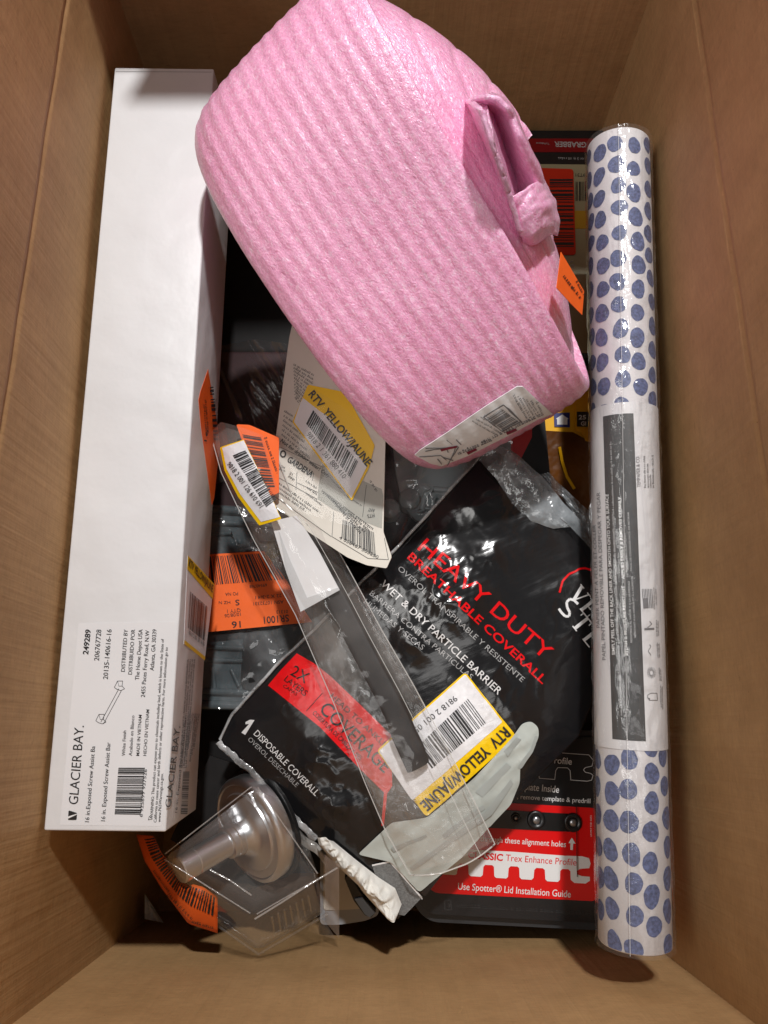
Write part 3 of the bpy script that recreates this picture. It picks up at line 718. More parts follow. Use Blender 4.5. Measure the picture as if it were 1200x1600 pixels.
L((910, 998), e1, [(3, 0, 3, 26, 5), (0, 0, 17, 0, 1.8), (0, 26, 17, 26, 1.8), (3, 13, 12, 13, 1.8)])
k.path([(903, 944), (897, 938), (890, 936), (885, 941), (886, 949), (890, 957), (889, 963), (883, 963), (877, 957), (873, 951)], 4)
k.build('logo_lettering', bag, 5)
k = Ink(BS, M_BGR, .0004)
k.text('OVEROL TRANSPIRABLE Y RESISTENTE', (621, 890), (815, 1066), 8.3).text('BARRERA CONTRA PARTICULAS', (577, 929), (735, 1062), 8.3).text('HÚMEDAS Y SECAS', (568, 942), (659, 1016), 8.3)
k.build('grey_lettering', bag, 5); k = Ink(BS, M_BGR, .0004); k.text('OVEROL DESECHABLE', (387, 1156), (463, 1230), 7.2)
k.build('grey_lettering', bag, 5)
k = Ink(BS, M_BBK, .0006)
k.text('2X', (453, 1054), (477, 1068), 17, .002).text('LAYERS', (444, 1063), (476, 1088), 9.5).text('CAPAS', (442, 1073), (463, 1087), 5).text('HEAD TO ANKLE', (515, 1089), (601, 1168), 8.5).text('COVERAGE', (498, 1110), (600, 1208), 21, .006).text('COBERTURA DE CABEZA A PIES', (488, 1115), (562, 1188), 7).line((479, 1111), (504, 1083), .9)
k.build('black_lettering', bag, 5)
# pale printed picture area in the lower part of the bag
def pale_mat(name, col): return mat(name, col, .25, .5, var=(38, .2, (1, .25, 1), (0, 0, -.6)), bumps=((45, .35, .004, (.4, 1, 1), (0, 0, -.9)), (300, .12, .0008)), coat=.3)
M_PALE = pale_mat('pale_print', srgb(182, 189, 184))
pp = card('pale_print', BS, rpoly([(560, 1333), (612, 1284), (668, 1276), (740, 1215), (800, 1152), (815, 1130), (829, 1126), (840, 1135), (841, 1150), (832, 1171), (812, 1196), (811, 1222), (797, 1256), (770, 1284), (722, 1338), (655, 1392), (612, 1345)], 6), .0004, M_PALE, bag, 5, .0004, True)
for v in pp.data.vertices:
    w_ = v.co; a3, b3 = w_.x * .75 + w_.y * .65, -w_.x * .65 + w_.y * .75; v.co = w_ + BP.n * float(.0024 * fold(a3 * 28, b3 * 70 + .3 * float(perlin(a3 * 60, b3 * 60, 3)), 51) * .5 + .0008)
k = Ink(BS, mat('crease_shade_grey', (.36, .39, .375), .35), .0030)  # darker strokes that paint crease shade onto the pale area
k.poly(rpoly([(806, 1197), (826, 1170), (834, 1148), (838, 1150), (830, 1174), (812, 1199)], 3)).poly([(640, 1352), (760, 1262), (796, 1215), (800, 1222), (766, 1270), (644, 1357)])
k.poly([(742, 1236), (790, 1190), (797, 1196), (752, 1244)]).poly([(690, 1300), (752, 1256), (756, 1261), (694, 1307)]).poly([(786, 1172), (806, 1150), (812, 1153), (792, 1180)]).poly([(612, 1322), (664, 1300), (666, 1304), (616, 1328)])
k.build('painted_crease_shade', bag, 6)
card('fine_print_panel', BS, [(582, 1352), (610, 1345), (659, 1402), (632, 1430), (606, 1425)], .0003, mat('fine_print', (.16, .165, .165), .5, var=(900, .45)), bag, 8, .0005)
Ink(BS, M_WINK, .0012).path([(582, 1351), (610, 1345), (659, 1402)], 2.5).line((619, 1353), (660, 1404), 1.5).build('white_rule', bag, 6)
Ink(BS, M_BBK, .0010).poly([(652, 1388), (690, 1352), (708, 1345), (664, 1400)]).build('black_corner', bag, 6)
Ink(BS, M_BRED, .0011).path([(676, 1360), (700, 1352), (716, 1341), (726, 1332)], 2.2).poly([(628, 1343), (632, 1341), (632, 1345)]).build('red_rule', bag, 6)
# return sticker on the bag
M_BLBL = bag_mat('glossy_label', (.82, .82, .85)); M_BYEL = bag_mat('glossy_yellow', srgb(252, 208, 4))
rs = card('return_sticker', BS, rpoly([(727, 1050), (807, 1150), (666, 1276), (589, 1172)], 7), .00025, M_BYEL, bag, 8, .0010, True)
q_ = Ink(BS, M_BLBL, .0016); q_.poly(rpoly([(727, 1053.5), (785, 1127), (644, 1250), (592.5, 1172.5)], 3)); q_.build('white_field', rs, 8)
k = Ink(BS, M_INK, .0019)
k.text('RTV  YELLOW/JAUNE', (787, 1134), (656, 1254), 17, .022).text('9818 2 001 055 731', (710, 1086), (622, 1158), 9).bars((731, 1091), (648, 1170), (759, 1129), (672, 1202), 31, 30)
k.build('barcode', rs, 6)
# clear seam strips along the bag edges
M_SEAM = film('clear_seam', .42, (.78, .79, .80, 1), rough=.14, bumps=((140, .7, .003),), gl=1.2, hvar=(60, 1.5))
def strip(name, pl, w, m, parent, surf, lift=.0012, amp=1.0, seed=1, n=70):
    c = resample(pl, np.linspace(0, 1, n)); rows = [[], [], []]
    for i in range(n):
        d = c[min(i + 1, n - 1)] - c[max(i - 1, 0)]; d /= np.hypot(*d); q = np.array([-d[1], d[0]]); ww = w * (1 + .4 * float(perlin(i * .22, seed, seed))); jt = amp * 2 * float(perlin(i * .35, .5, seed + 4))
        for r, k_ in enumerate((-.5, .05, .5)):
            p, nn_ = surf.P(*(c[i] + q * (k_ * ww + jt))); rows[r].append(p + nn_ * (lift + (.0012 if r == 1 else 0) + .0007 * float(perlin(i * .5, r, seed + 9))))
    return loft(rows, m, name, parent)
strip('seam_strip', b0, 4.5, M_SEAM, bag, BP, .0022, .6, 2); strip('seam_strip', [(343, 1158), (356, 1174), (390, 1200), (440, 1256), (495, 1310)], 10, M_SEAM, bag, BP, .0022, 1.5, 3)
# torn clear end of the bag by its upper right edge
M_GREYF = film('grey_film', .55, srgb(150, 156, 160), rough=.16, bumps=((70, .6, .004), (220, .3, .0015)), gl=1.1, hvar=(40, 1.5))
G2 = coons([(748, 722), (766, 698), (790, 704), (806, 712)], [(862, 828), (890, 826), (905, 845), (928, 868)], [(748, 722), (775, 752), (800, 790), (825, 815), (862, 828)], [(806, 712), (850, 752), (880, 790), (905, 815), (928, 868)], 30, 50)
loft([[BP.P(*G2[j, i])[0] + BP.n * (.006 + .0016 * float(perlin(G2[j, i, 0] / 16, G2[j, i, 1] / 22, 3)) + .003 * math.sin(i / 29 * math.pi)) for i in range(30)] for j in range(50)], M_GREYF, 'clear_end', bag)
# crumpled white tissue bursting out of the bag's lower left edge
tissue = thing('crumpled_tissue', 'crumpled white tissue sticking out of the black bag lower edge', 'tissue paper', at(590, 1390, .14))
M_TIS = mat('white_tissue', (.80, .79, .74), .8, .2, var=(60, .06), bumps=((160, .25, .002),))
G3 = coons([(497, 1306), (512, 1303), (522, 1312)], [(598, 1424), (618, 1427), (628, 1410)], [(497, 1306), (500, 1318), (530, 1352), (560, 1380), (574, 1398), (598, 1424)], [(522, 1312), (556, 1340), (592, 1368), (618, 1385), (628, 1410)], 40, 80)
rows = []
for j in range(80):
    r_ = []
    for i in range(40):
        x, y = G3[j, i]; q = math.sin(i / 39 * math.pi); w_ = .0025 + .006 * (j / 79)
        r_.append(BP.P(x, y)[0] + BP.n * (.0035 + q * w_ + q * (.0040 * float(ridge(x / 26, y / 24, 5, 2)) + .0016 * float(ridge(x / 11, y / 12, 6, 3)) + .0014 * float(perlin(x / 13, y / 13, 7)))))
    rows.append(r_)
loft(rows, M_TIS, 'tissue_sheet', tissue)
rows = [[BP.P(532 + 24 * i / 14 + j * 1.2, 1354 + 26 * j / 14 + i * .6)[0] - BP.n * (.004 + .006 * (1 - i / 14)) + BP.n * .002 * float(perlin(i * .4, j * .4, 3)) for i in range(15)] for j in range(15)]
loft(rows, M_TIS, 'tissue_fold', tissue)

# ------------------------------------------------------------------ black lid with red installation label (bottom right)
TP = Plane((667, 1444, .118), (931, 1457, .118), (931, 1150, .128))
lid = thing('installation_guide_lid', 'flat black plastic lid with red and white label under the coverall bag', 'plastic lid', TP.P(820, 1330)[0] - TP.n * .02)
card('lid_rim', TP, rpoly([(636, 1395), (700, 1150), (1010, 1140), (1010, 1463), (664, 1446)], [22, 10, 20, 20, 26], 8), .004, mat('dark_grey_plastic', (.030, .032, .035), .38, .5), lid, lift=-.012)
tray = card('lid_face', TP, rpoly([(645, 1398), (705, 1160), (1000, 1150), (1000, 1447), (668, 1429)], [18, 10, 20, 10, 16], 8), .0065, M_BLKP, lid, lift=-.008)
TL = TP
lb = card('red_label', TL, rpoly([(640, 1246), (931, 1263), (932, 1409), (680, 1396), (660, 1380)], [3, 6, 8, 8, 3]), .0002, mat('red_gloss_label', srgb(222, 18, 20), .28, .5, bumps=((80, .08, .002),)), lid, lift=-.0013)
class Off(Plane):
    def __init__(s, p, d): s.o = p.o + p.n * d; s.n = p.n
T2 = Off(TP, -.0010); 
def Z(x, y): return (640 + x / 3.75, 1140 + y / 3.75)
k = Ink(T2, M_WINK, .0002)
prof = [(150, 695), (300, 700), (600, 715), (900, 738), (1010, 742), (1050, 752), (1060, 785), (1052, 812), (1000, 815), (978, 828), (982, 848), (1010, 858), (1055, 862), (1056, 885), (1030, 902), (965, 898), (944, 880), (942, 830), (930, 818), (895, 816), (882, 828), (880, 880), (868, 892), (806, 888), (795, 876), (792, 822), (780, 812), (742, 810), (730, 822), (726, 868), (714, 880), (655, 876), (644, 864), (642, 812), (632, 802), (592, 800), (580, 812), (576, 862), (566, 872), (506, 868), (496, 858), (494, 804), (484, 794), (442, 792), (432, 804), (428, 852), (416, 862), (356, 858), (346, 846), (344, 796), (334, 786), (296, 784), (284, 796), (276, 846), (266, 852), (196, 848), (150, 840)]
k.poly([Z(*p) for p in prof])
k.text('Use Spotter® Lid Installation Guide', Z(282, 936), Z(943, 983), 10.5, .004).text('Drill through these alignment holes', Z(330, 648), Z(915, 688), 8.8, .006)
k.poly([Z(950, 632), Z(972, 668), Z(958, 667), Z(956, 705), Z(942, 704), Z(942, 666), Z(930, 665)])
k.build('white_print', lb)
k = Ink(T2, M_RED, .0004); k.text('For', Z(265, 742), Z(318, 747), 9).text('CLASSIC', Z(340, 751), Z(545, 768), 10, .03).text('Trex Enhance Profile', Z(562, 768), Z(976, 796), 10, .0); k.build('red_print', lb)
k = Ink(T2, M_WINK, .0004); k.text('US PAT 9181 0332', Z(1068, 625), Z(1066, 502), 2.6); k.build('side_print', lb)
T3 = Off(TP, -.0014)
k = Ink(T3, M_WINK, .0002)
k.text('Enhance Profile', Z(640, 182), Z(949, 205), 10, .006).text('Template Inside', Z(590, 345), Z(874, 370), 10.5, .006).text('For instructions, remove template & predrill', Z(390, 390), Z(1058, 432), 7.2, .004)
k.path([Z(*p) for p in ((755, 250), (760, 285), (850, 292), (856, 240), (868, 222), (925, 224), (940, 240), (944, 295), (1040, 302), (1066, 296), (1074, 268), (1060, 256), (1030, 250), (1018, 236), (1030, 222), (1068, 214), (1076, 180), (1050, 148), (880, 136), (760, 130))], .8)
k.build('lid_print', lid)
k = Ink(T3, mat('dim_emboss', (.030, .030, .031), .25), .0002); k.path([Z(205, 1000), Z(240, 998), Z(246, 1055), Z(206, 1055)], 2, True).poly([Z(228, 1010), Z(240, 1030), Z(228, 1052)]).dashes(Z(275, 1040), Z(1060, 1085), 6, 6); k.build('embossed_print', lid)
# recessed slot with three holes
sl = card('slot', TP, rpoly([Z(440, 466), Z(990, 497), Z(1008, 545), Z(990, 602), Z(430, 575)], [3, 10, 10, 10, 3]), .0003, mat('slot_black', (.008, .008, .008), .3, .6), lid, lift=-.0008)
for (x, y, r) in ((742, 530, .0058), (958, 545, .0058), (622, 516, .0030)):
    c, n = TP.P(*Z(x, y)); v, f = lathe([(0, r * .45), (.0006, r * .5), (.0012, r * .8), (.0012, r), (0, r * 1.12)], c - TP.n * .0004, TP.n, 28); mk('hole_rim', v, f, M_BLKP, sl, True)
    v, f = lathe([(0, r * .5), (.0009, r * .38), (.0012, r * .1)], c + TP.n * .0003, TP.n, 20); mk('screw_tip', v, f, mat('grey_metal_tip', (.35, .35, .36), .3, metal=.8), sl, True)
tube('hanging_string', [TP.P(*Z(*p))[0] + TP.n * .0012 for p in ((974, 430), (975, 520), (977, 640), (978, 760), (980, 860))], .0003, M_BLKP, lid)

# ------------------------------------------------------------------ grey storage case with orange label (left centre)
GP = Plane((300, 790, .135), (300, 1104, .130), (470, 950, .135))
case = thing('grey_clamshell_case', 'smoky grey clear plastic case with orange label beside the white carton', 'plastic case', GP.P(390, 950)[0] - GP.n * .04)
M_SMOKE = mat('smoky_plastic', srgb(70, 80, 84), .22, .55, var=(35, .45, (.5, 1.6, 1), (0, 0, .7)), bumps=((60, .35, .004), (200, .2, .001)), coat=.3)
card('case_lid', GP, rpoly([(262, 786), (392, 793), (480, 860), (520, 1000), (520, 1112), (262, 1105)], 6), .03, M_SMOKE, case, lift=-.034)
for pts, r in (([(262, 790), (395, 798), (470, 806)], .0035), ([(262, 812), (400, 818), (480, 826)], .0022), ([(262, 1008), (420, 1014), (500, 1018)], .002), ([(262, 1030), (480, 1034)], .0018), ([(262, 1078), (500, 1086)], .0026), ([(262, 1100), (500, 1107)], .0035), ([(300, 835), (360, 832), (372, 850)], .0016), ([(330, 1042), (334, 1076)], .0018), ([(372, 858), (420, 852)], .002), ([(425, 990), (440, 1008)], .0025), ([(360, 1046), (372, 1072)], .0016)):
    tube('case_rib', [GP.P(*p)[0] - GP.n * .003 for p in pts], r, M_SMOKE, case, 8)
M_CLR = film('clear_plastic', .06, (.75, .78, .8, 1), rough=.07, bumps=((50, .35, .005),), gl=1.2, hvar=(30, 3.0))
G4 = coons([(262, 786), (392, 793), (470, 800)], [(262, 1105), (400, 1108), (520, 1112)], [(262, 786), (262, 1105)], [(470, 800), (500, 900), (520, 1000), (520, 1112)], 60, 70)
loft([[GP.P(*G4[j, i])[0] + GP.n * (.0030 + .0012 * float(ridge(G4[j, i, 0] / 40, G4[j, i, 1] / 40, 3, 3)) + .001 * float(perlin(G4[j, i, 0] / 20, G4[j, i, 1] / 20, 5))) for i in range(60)] for j in range(70)], M_CLR, 'clear_cover', case)
GO = Off(GP, .0072)
ol = card('orange_label', GO, [(300, 868), (412, 861), (446, 903), (470, 945), (488, 972), (300, 990)], .00025, M_ORANGE, case)
k = Ink(GO, M_INK, .0005)
k.text('16', (376, 970.5), (362, 971.5), 10, .012).text('SR1001', (451, 960.5), (412, 964), 10.5, .012).text('10/08/26', (376, 957), (351, 960), 5.2).text('QTY 1', (376, 951), (355, 952.5), 5.2).text('S', (374, 937), (367.5, 937.5), 8.5, .01).text('HZ N', (360, 939), (342, 939.5), 4.6).text('PO NA', (372, 925), (352, 926.5), 5).text('01313', (450, 953), (432, 954), 5).text('ASN 10732331', (443, 938), (396, 941), 5).text('22 X 2-3/4 I', (440, 928), (399, 931.5), 5).text('69540768', (417, 912), (390, 914.5), 4.6)
k.bars((306, 871), (424, 864), (306, 916), (450, 905), 77, 36)
k.build('barcode', ol)

# ------------------------------------------------------------------ clear sleeve with black handle tool
b0s = [(346, 694), (366, 680), (400, 690), (436, 700)]
b1s = [(642, 1352), (690, 1342), (735, 1325), (770, 1306)]
l0s = [(346, 694), (360, 748), (384, 800), (408, 850), (470, 962), (530, 1100), (575, 1215), (608, 1292), (642, 1352)]
l1s = [(436, 700), (470, 795), (515, 832), (545, 884), (600, 985), (648, 1068), (700, 1165), (738, 1240), (770, 1306)]
sleeve = thing('clear_sleeve', 'long clear plastic sleeve holding a black handled tool across the black bag', 'plastic sleeve', BP.P(560, 1050)[0] + BP.n * .012)
SU, SV = 50, 140
G5 = coons(b0s, b1s, l0s, l1s, SU, SV)
tz = lambda px, py: .0190 + .006 * max(0, (900 - py) / 200)
def sleeve_pt(x, y, u, extra): return BP.P(x, y)[0] + BP.n * (tz(x, y) + .011 * math.sin(u * math.pi) ** .7 + extra)
M_SLV = film('sleeve_film', .05, (.70, .66, .62, 1), rough=.12, bumps=((34, .25, .004),), gl=.9, hvar=(24, 1.8))
rows = []
for j in range(SV):
    r_ = []
    for i in range(SU):
        x, y = G5[j, i]; u = i / (SU - 1)
        e = .0010 * float(ridge(x / 60, y / 90, 21, 4)) + .0004 * float(ridge(x / 24, y / 30, 22, 5)) + (.0014 * float(ridge(x / 34, y / 30, 23, 3)) if j > SV - 22 else 0)
        r_.append(sleeve_pt(x, y, u, e * math.sin(u * math.pi)))
    rows.append(r_)
loft(rows, M_SLV, 'sleeve_film', sleeve)
loft([[BP.P(*G5[j, i])[0] + BP.n * (tz(*G5[j, i]) - .0056 + .0003 * float(perlin(G5[j, i, 0] / 30, G5[j, i, 1] / 40, 24))) for i in range(SU)] for j in range(SV)], film('sleeve_back_film', .12, (.70, .66, .62, 1), rough=.12, bumps=((40, .3, .004), (120, .2, .002)), gl=.8, hvar=(26, 1.6)), 'sleeve_back', sleeve)
M_EDGE = film('sleeve_edge', .55, (.8, .79, .76, 1), rough=.12, bumps=(), gl=1.5)
tube('sleeve_edge', [r[0] for r in rows], .00035, M_EDGE, sleeve, 5); tube('sleeve_edge', [r[-1] for r in rows], .00035, M_EDGE, sleeve, 5); tube('sleeve_edge', rows[-1], .0005, M_EDGE, sleeve, 5)
tube('sleeve_crease', [rows[j][int(SU * .80)] + BP.n * .0002 for j in range(20, SV)], .00025, M_EDGE, sleeve, 4)
SVs = [v for r in rows for v in r]; SFs = grid_faces(SU, SV); SLV = Drape(SVs, SFs, Off(BP, .02))
# stickers on the sleeve
ss = card('return_sticker', SLV, rpoly([(345, 699), (381, 687), (440, 811), (406, 821), (373, 776), (352, 735)], 2), .0002, M_YEL, sleeve, 8, .0005)
q_ = Ink(SLV, M_LBLW, .0010); q_.poly([(349, 700), (381, 688.5), (438, 808), (409, 815), (377, 772), (356, 733)]); q_.build('white_field', ss, 8)
k = Ink(SLV, M_INK, .0013); k.text('9818 2 001 126 610 691', (356, 725), (407, 794), 7.5).bars((365, 712), (417, 793), (384, 704), (432, 782), 12, 30); k.build('barcode', ss, 6)
so = card('orange_sticker', Off(BP, .030), rpoly([(369, 663), (390, 664), (436, 684), (436, 770), (417, 778), (398, 725), (380, 693)], [4, 4, 2, 2, 2, 3, 3]), .0002, M_ORANGE, sleeve)
k = Ink(Off(BP, .0302), M_INK, .0004); k.bars((379, 679), (412, 762), (408, 684), (430, 762), 15, 22); k.dashes((413, 684), (432, 740), 4, 5); k.build('barcode', so)
# tool
tool = thing('handled_tool', 'black tapered tool handle lying inside the long clear sleeve', 'hand tool', BP.P(600, 1080)[0] + BP.n * .008)
path_ = [(516, 905, 21), (528, 930, 21), (548, 970, 20.5), (575, 1022, 20), (600, 1068, 20), (622, 1110, 21), (634, 1142, 22), (645, 1165, 22.5), (655, 1190, 21)]
rows = []
for (x, y, w) in path_ + [(656, 1192, 14)]:
    c = BP.P(x, y)[0] + BP.n * .0200; d = (BP.P(655, 1190)[0] - BP.P(500, 880)[0]).normalized(); sd = BP.n.cross(d)
    if sd.x < 0: sd = -sd
    hw = w * .5 / 1200 * .48
    rows.append([c + sd * (math.copysign(abs(math.cos(a)) ** .6, math.cos(a)) * hw * 1.85) + BP.n * (math.copysign(abs(math.sin(a)) ** .7, math.sin(a)) * hw * .62) for a in [2 * math.pi * q / 24 for q in range(24)]])
o = loft(rows, mat('black_rubber', (.016, .013, .013), .5, .4, bumps=((300, .1, .0008),)), 'handle', tool, closed=True)
bmx = bmesh.new(); bmx.from_mesh(o.data); bmesh.ops.holes_fill(bmx, edges=[e for e in bmx.edges if e.is_boundary], sides=0); bmx.to_mesh(o.data); bmx.free()
WP_ = Off(BP, .0240)
fcard = thing('folded_card', 'small folded white card standing above the black handle in the clear sleeve', 'card', WP_.P(480, 880)[0])
fc = card('card_sheet', WP_, [(424, 815), (464, 806), (497, 858), (531, 922), (470, 956), (448, 895)], .0012, M_PAPER, fcard)
card('card_fold', Off(BP, .0253), [(436, 830), (452, 872), (480, 934), (529, 918), (531, 922), (470, 956), (448, 895)], .0006, mat('grey_white_card', (.60, .61, .62), .5), fcard)

# ------------------------------------------------------------------ cream product card
CP = Plane((452, 528, .222), (420, 775, .208), (606, 884, .216))
pc_ = thing('product_card', 'cream hang card of a garden product with return sticker under the foam roll', 'product card', CP.P(510, 720)[0])
outl = rpoly([(458, 500), (452, 528), (430, 690), (420, 772), (428, 789), (477, 828), (543, 871), (573, 883), (604, 888), (612, 870), (599, 831), (601, 730), (604, 620), (560, 500)], [2, 2, 2, 6, 4, 2, 2, 2, 3, 3, 3, 2, 2, 2])
card('card_sheet', CP, outl, .0012, M_CARDW, pc_, lift=-.0012)
def G_(x, y): return (420 + x / 4.705, 560 + y / 4.705)
M_CG = mat('grey_card_print', (.30, .30, .29), .4); 
k = Ink(CP, mat('pale_grey_area', srgb(168, 168, 160), .4, .4), .00015)  # flat pale grey area on the card
k.poly([G_(395, 770), G_(830, 960), G_(842, 1010), G_(832, 1250), G_(800, 1240), G_(470, 1110), G_(360, 1035), G_(360, 985)])
k.build('grey_panel', pc_)
k = Ink(CP, mat('soft_ink', (.05, .05, .05), .5), .0003)
k.text('Not for drinking water! Only', G_(85, 612), G_(440, 880), 5.6, .02)
k.text('GARDENA', G_(132, 755), G_(312, 875), 9, .03)
c0 = G_(106, 703); k.path([(c0[0] + 4 * math.cos(q * .7), c0[1] + 5 * math.sin(q * .7)) for q in range(9)], 2.4, True)
fr = [((78, 650), (395, 800)), ((78, 650), (38, 1010)), ((38, 1010), (460, 1310)), ((60, 870), (355, 1035)), ((208, 835), (200, 970)), ((330, 840), (322, 900)), ((210, 915), (360, 985)), ((478, 1130), (465, 1310)), ((465, 1310), (730, 1470)), ((730, 1470), (880, 1480)), ((880, 1480), (850, 1320)), ((718, 930), (690, 1165))]
for a, b2 in fr: k.line(G_(*a), G_(*b2), .7)
for j in range(6): k.dashes(G_(112 - j * 4, 392 + j * 34), G_(190 + j * 22, 440 + j * 60), 3.2, 10 + j)
for j, (a, b2) in enumerate((((62, 915), (375, 1140)), ((58, 945), (310, 1125)), ((52, 975), (270, 1128)))): k.dashes(G_(*a), G_(*b2), 3.4, 30 + j)
k.text('2H', G_(85, 800), G_(112, 815), 4).text('PPT', G_(75, 820), G_(112, 845), 4).text('21', G_(150, 850), G_(172, 862), 4).text('PPP', G_(140, 875), G_(182, 905), 4)
k.dashes(G_(270, 905), G_(350, 960), 3, 41).dashes(G_(280, 955), G_(352, 1005), 3, 42).dashes(G_(272, 995), G_(390, 1085), 3, 43)
k.text('FITS', G_(775, 1140), G_(722, 1150), 5.5, .02).text('ANY', G_(782, 1108), G_(732, 1100), 5.5, .02)
for j in range(4): k.dashes(G_(770 - j * 30, 1250 - j * 2 + j * 12), G_(395 + j * 35, 970 + j * 34), 4, 44 + j)
k.dashes(G_(685, 1080), G_(560, 1000), 2.5, 55); k.dashes(G_(530, 960), G_(420, 840), 2.5, 56); k.dashes(G_(800, 975), G_(750, 895), 4, 57)
for j in range(11): k.dashes(G_(180 + j * 1, 50 + j * 24), G_(330 - j * 4, 130 + j * 30), 3.2, 80 + j)
k.text('4 058467 503250', G_(515, 1325), G_(800, 1475), 5.2)
k.bars(G_(545, 1185), G_(775, 1280), G_(535, 1320), G_(790, 1460), 9, 26)
k.build('printed_text', pc_)
rt = card('return_sticker', CP, rpoly([G_(290, 195), G_(175, 470), G_(385, 755), G_(612, 1050), G_(740, 800), G_(780, 640), G_(560, 250)], 3), .0002, M_YEL, pc_, lift=.0006)
q_ = Ink(CP, M_LBLW, .0011); q_.poly([G_(235, 330), G_(188, 470), G_(388, 735), G_(608, 1030), G_(722, 800), G_(590, 620), G_(450, 440), G_(370, 385), G_(255, 295)]); q_.build('white_field', rt)
k = Ink(CP, M_INK, .0014); k.text('RTV  YELLOW/JAUNE', G_(292, 272), G_(722, 800), 12, .022).text('9818 2 1 361 880 410', G_(278, 565), G_(548, 890), 8).bars(G_(330, 385), G_(662, 765), G_(278, 485), G_(605, 885), 19, 30); k.build('barcode', rt)
# clear blister film over the card's middle with bright creases
G6 = coons([(478, 600), (540, 640), (601, 700)], [(440, 790), (500, 810), (590, 835)], [(478, 600), (462, 690), (440, 790)], [(601, 700), (600, 760), (590, 835)], 30, 30)
loft([[CP.P(*G6[j, i])[0] + CP.n * (.0030 + .0006 * float(perlin(G6[j, i, 0] / 60, G6[j, i, 1] / 60, 31))) for i in range(30)] for j in range(30)], film('blister_film', .02, (.8, .8, .8, 1), rough=.06, bumps=((18, .10, .005),), gl=.35), 'clear_blister', pc_)

# ------------------------------------------------------------------ grey moulded tray in clear plastic (centre, behind the bag)
YP = Plane((600, 860, .172), (600, 700, .180), (760, 760, .178))
gt = thing('grey_moulded_tray', 'grey moulded plastic tray in clear film below the foam roll', 'plastic tray', YP.P(660, 780)[0] - YP.n * .05)
M_GT = mat('tray_grey', srgb(132, 142, 144), .3, .5, var=(40, .1), bumps=((60, .12, .003),))
card('tray_base', YP, rpoly([(585, 690), (800, 650), (800, 900), (590, 880)], 8), .012, M_BLKP, gt, lift=-.03)
card('tray_face', YP, rpoly([(612, 670), (800, 640), (800, 760), (745, 800), (655, 815), (630, 790), (618, 735)], 12, 6), .010, M_GT, gt, lift=-.016)
tube('tray_rib', [YP.P(*p)[0] - YP.n * .0045 for p in ((655, 800), (660, 795), (663, 778), (668, 768), (678, 762), (700, 764), (720, 768), (760, 770))], .0022, M_GT, gt, 8)
tube('tray_rib', [YP.P(*p)[0] - YP.n * .0045 for p in ((677, 812), (677, 780), (684, 774), (705, 778), (740, 780))], .0018, M_GT, gt, 8)
tube('tray_rib', [YP.P(*p)[0] - YP.n * .0045 for p in ((664, 792), (690, 796), (720, 798))], .0014, M_GT, gt, 8)
for (x, y, r) in ((640, 778, .008), (609, 793, .0075)):
    v, f = lathe([(-.012, r * 1.05), (0, r), (.003, r * .92), (.0042, r * .7), (.0046, .0005)], YP.P(x, y)[0] - YP.n * .006, YP.n, 32); mk('tray_knob', v, f, M_GT, gt, True, rad(40))
G7 = coons([(590, 700), (680, 680), (800, 660)], [(600, 890), (680, 850), (800, 820)], [(590, 700), (600, 790), (600, 890)], [(800, 660), (800, 820)], 70, 60)
loft([[YP.P(*G7[j, i])[0] + YP.n * (.002 + .0035 * float(ridge(G7[j, i, 0] / 45, G7[j, i, 1] / 60, 33, 3)) + .0008 * float(perlin(G7[j, i, 0] / 22, G7[j, i, 1] / 22, 34))) for i in range(70)] for j in range(60)], film('crinkle_film', .05, (.8, .82, .85, 1), rough=.07, bumps=((50, .4, .005),), gl=1.3, hvar=(40, 3)), 'clear_film', gt)

# ------------------------------------------------------------------ clamshell with round brushed metal fitting (bottom left)
fit = thing('metal_fitting', 'round brushed nickel flange with short rod inside the clear clamshell', 'metal fitting', at(385, 1300, .12))
fo = at(389, 1298, .150); tip = at(284, 1358, .184); ax = (tip - fo).normalized(); LR = (tip - fo).length
def brushed():
    t = NT('brushed_nickel'); b = t.n('ShaderNodeBsdfPrincipled'); t.l(b.outputs[0], t.out.inputs[0]); b.inputs['Metallic'].default_value = 1; b.inputs['Roughness'].default_value = .33
    b.inputs['Base Color'].default_value = (.80, .81, .83, 1); f = t.noise(700, 2, (1, .15, 1), (0, 0, .6)); t.l(t.bump(f, .12, .0005), b.inputs['Normal']); return t.m
M_NI = brushed()
v, f = lathe([(-.010, .0335), (-.009, .0352), (-.0015, .0356), (.0002, .0350), (.0016, .0332), (.0020, .0320), (.0012, .0312), (.0012, .0262), (.0026, .0256), (.0030, .0240), (.0030, .0180), (.0046, .0150), (.007, .0128), (.010, .0118)], fo, ax, 72); mk('flange', v, f, M_NI, fit, True, rad(38))
v, f = lathe([(.009, .0110), (.0135, .0110), (.0140, .0103), (.0144, .0103), (.0180, .0103), (.0186, .0096), (.0188, .0084)], fo, ax, 48); mk('collar', v, f, M_NI, fit, True, rad(38))
v, f = lathe([(.0165, .0082), (LR - .010, .0082), (LR - .0096, .0078), (LR - .0088, .0078), (LR - .0084, .0083), (LR + .001, .0083), (LR + .0018, .0076), (LR + .002, .004)], fo, ax, 48); mk('rod', v, f, M_NI, fit, True, rad(38))
v, f = lathe([(-.013, .0375), (-.0105, .0378), (-.0102, .034)], fo, ax, 72); mk('backing_ring', v, f, M_BLKP, fit, True, rad(38))
cl = thing('clear_clamshell', 'clear plastic clamshell package in the bottom left corner of the box', 'clamshell package', at(420, 1380, .10))
M_CLAM = film('clamshell_plastic', .055, (.62, .60, .58, 1), rough=.07, bumps=((26, .3, .005),), gl=1.3, cap=.22)
T_ = [at(250, 1340, .206), at(396, 1432, .204), at(500, 1372, .200), at(398, 1225, .200)]
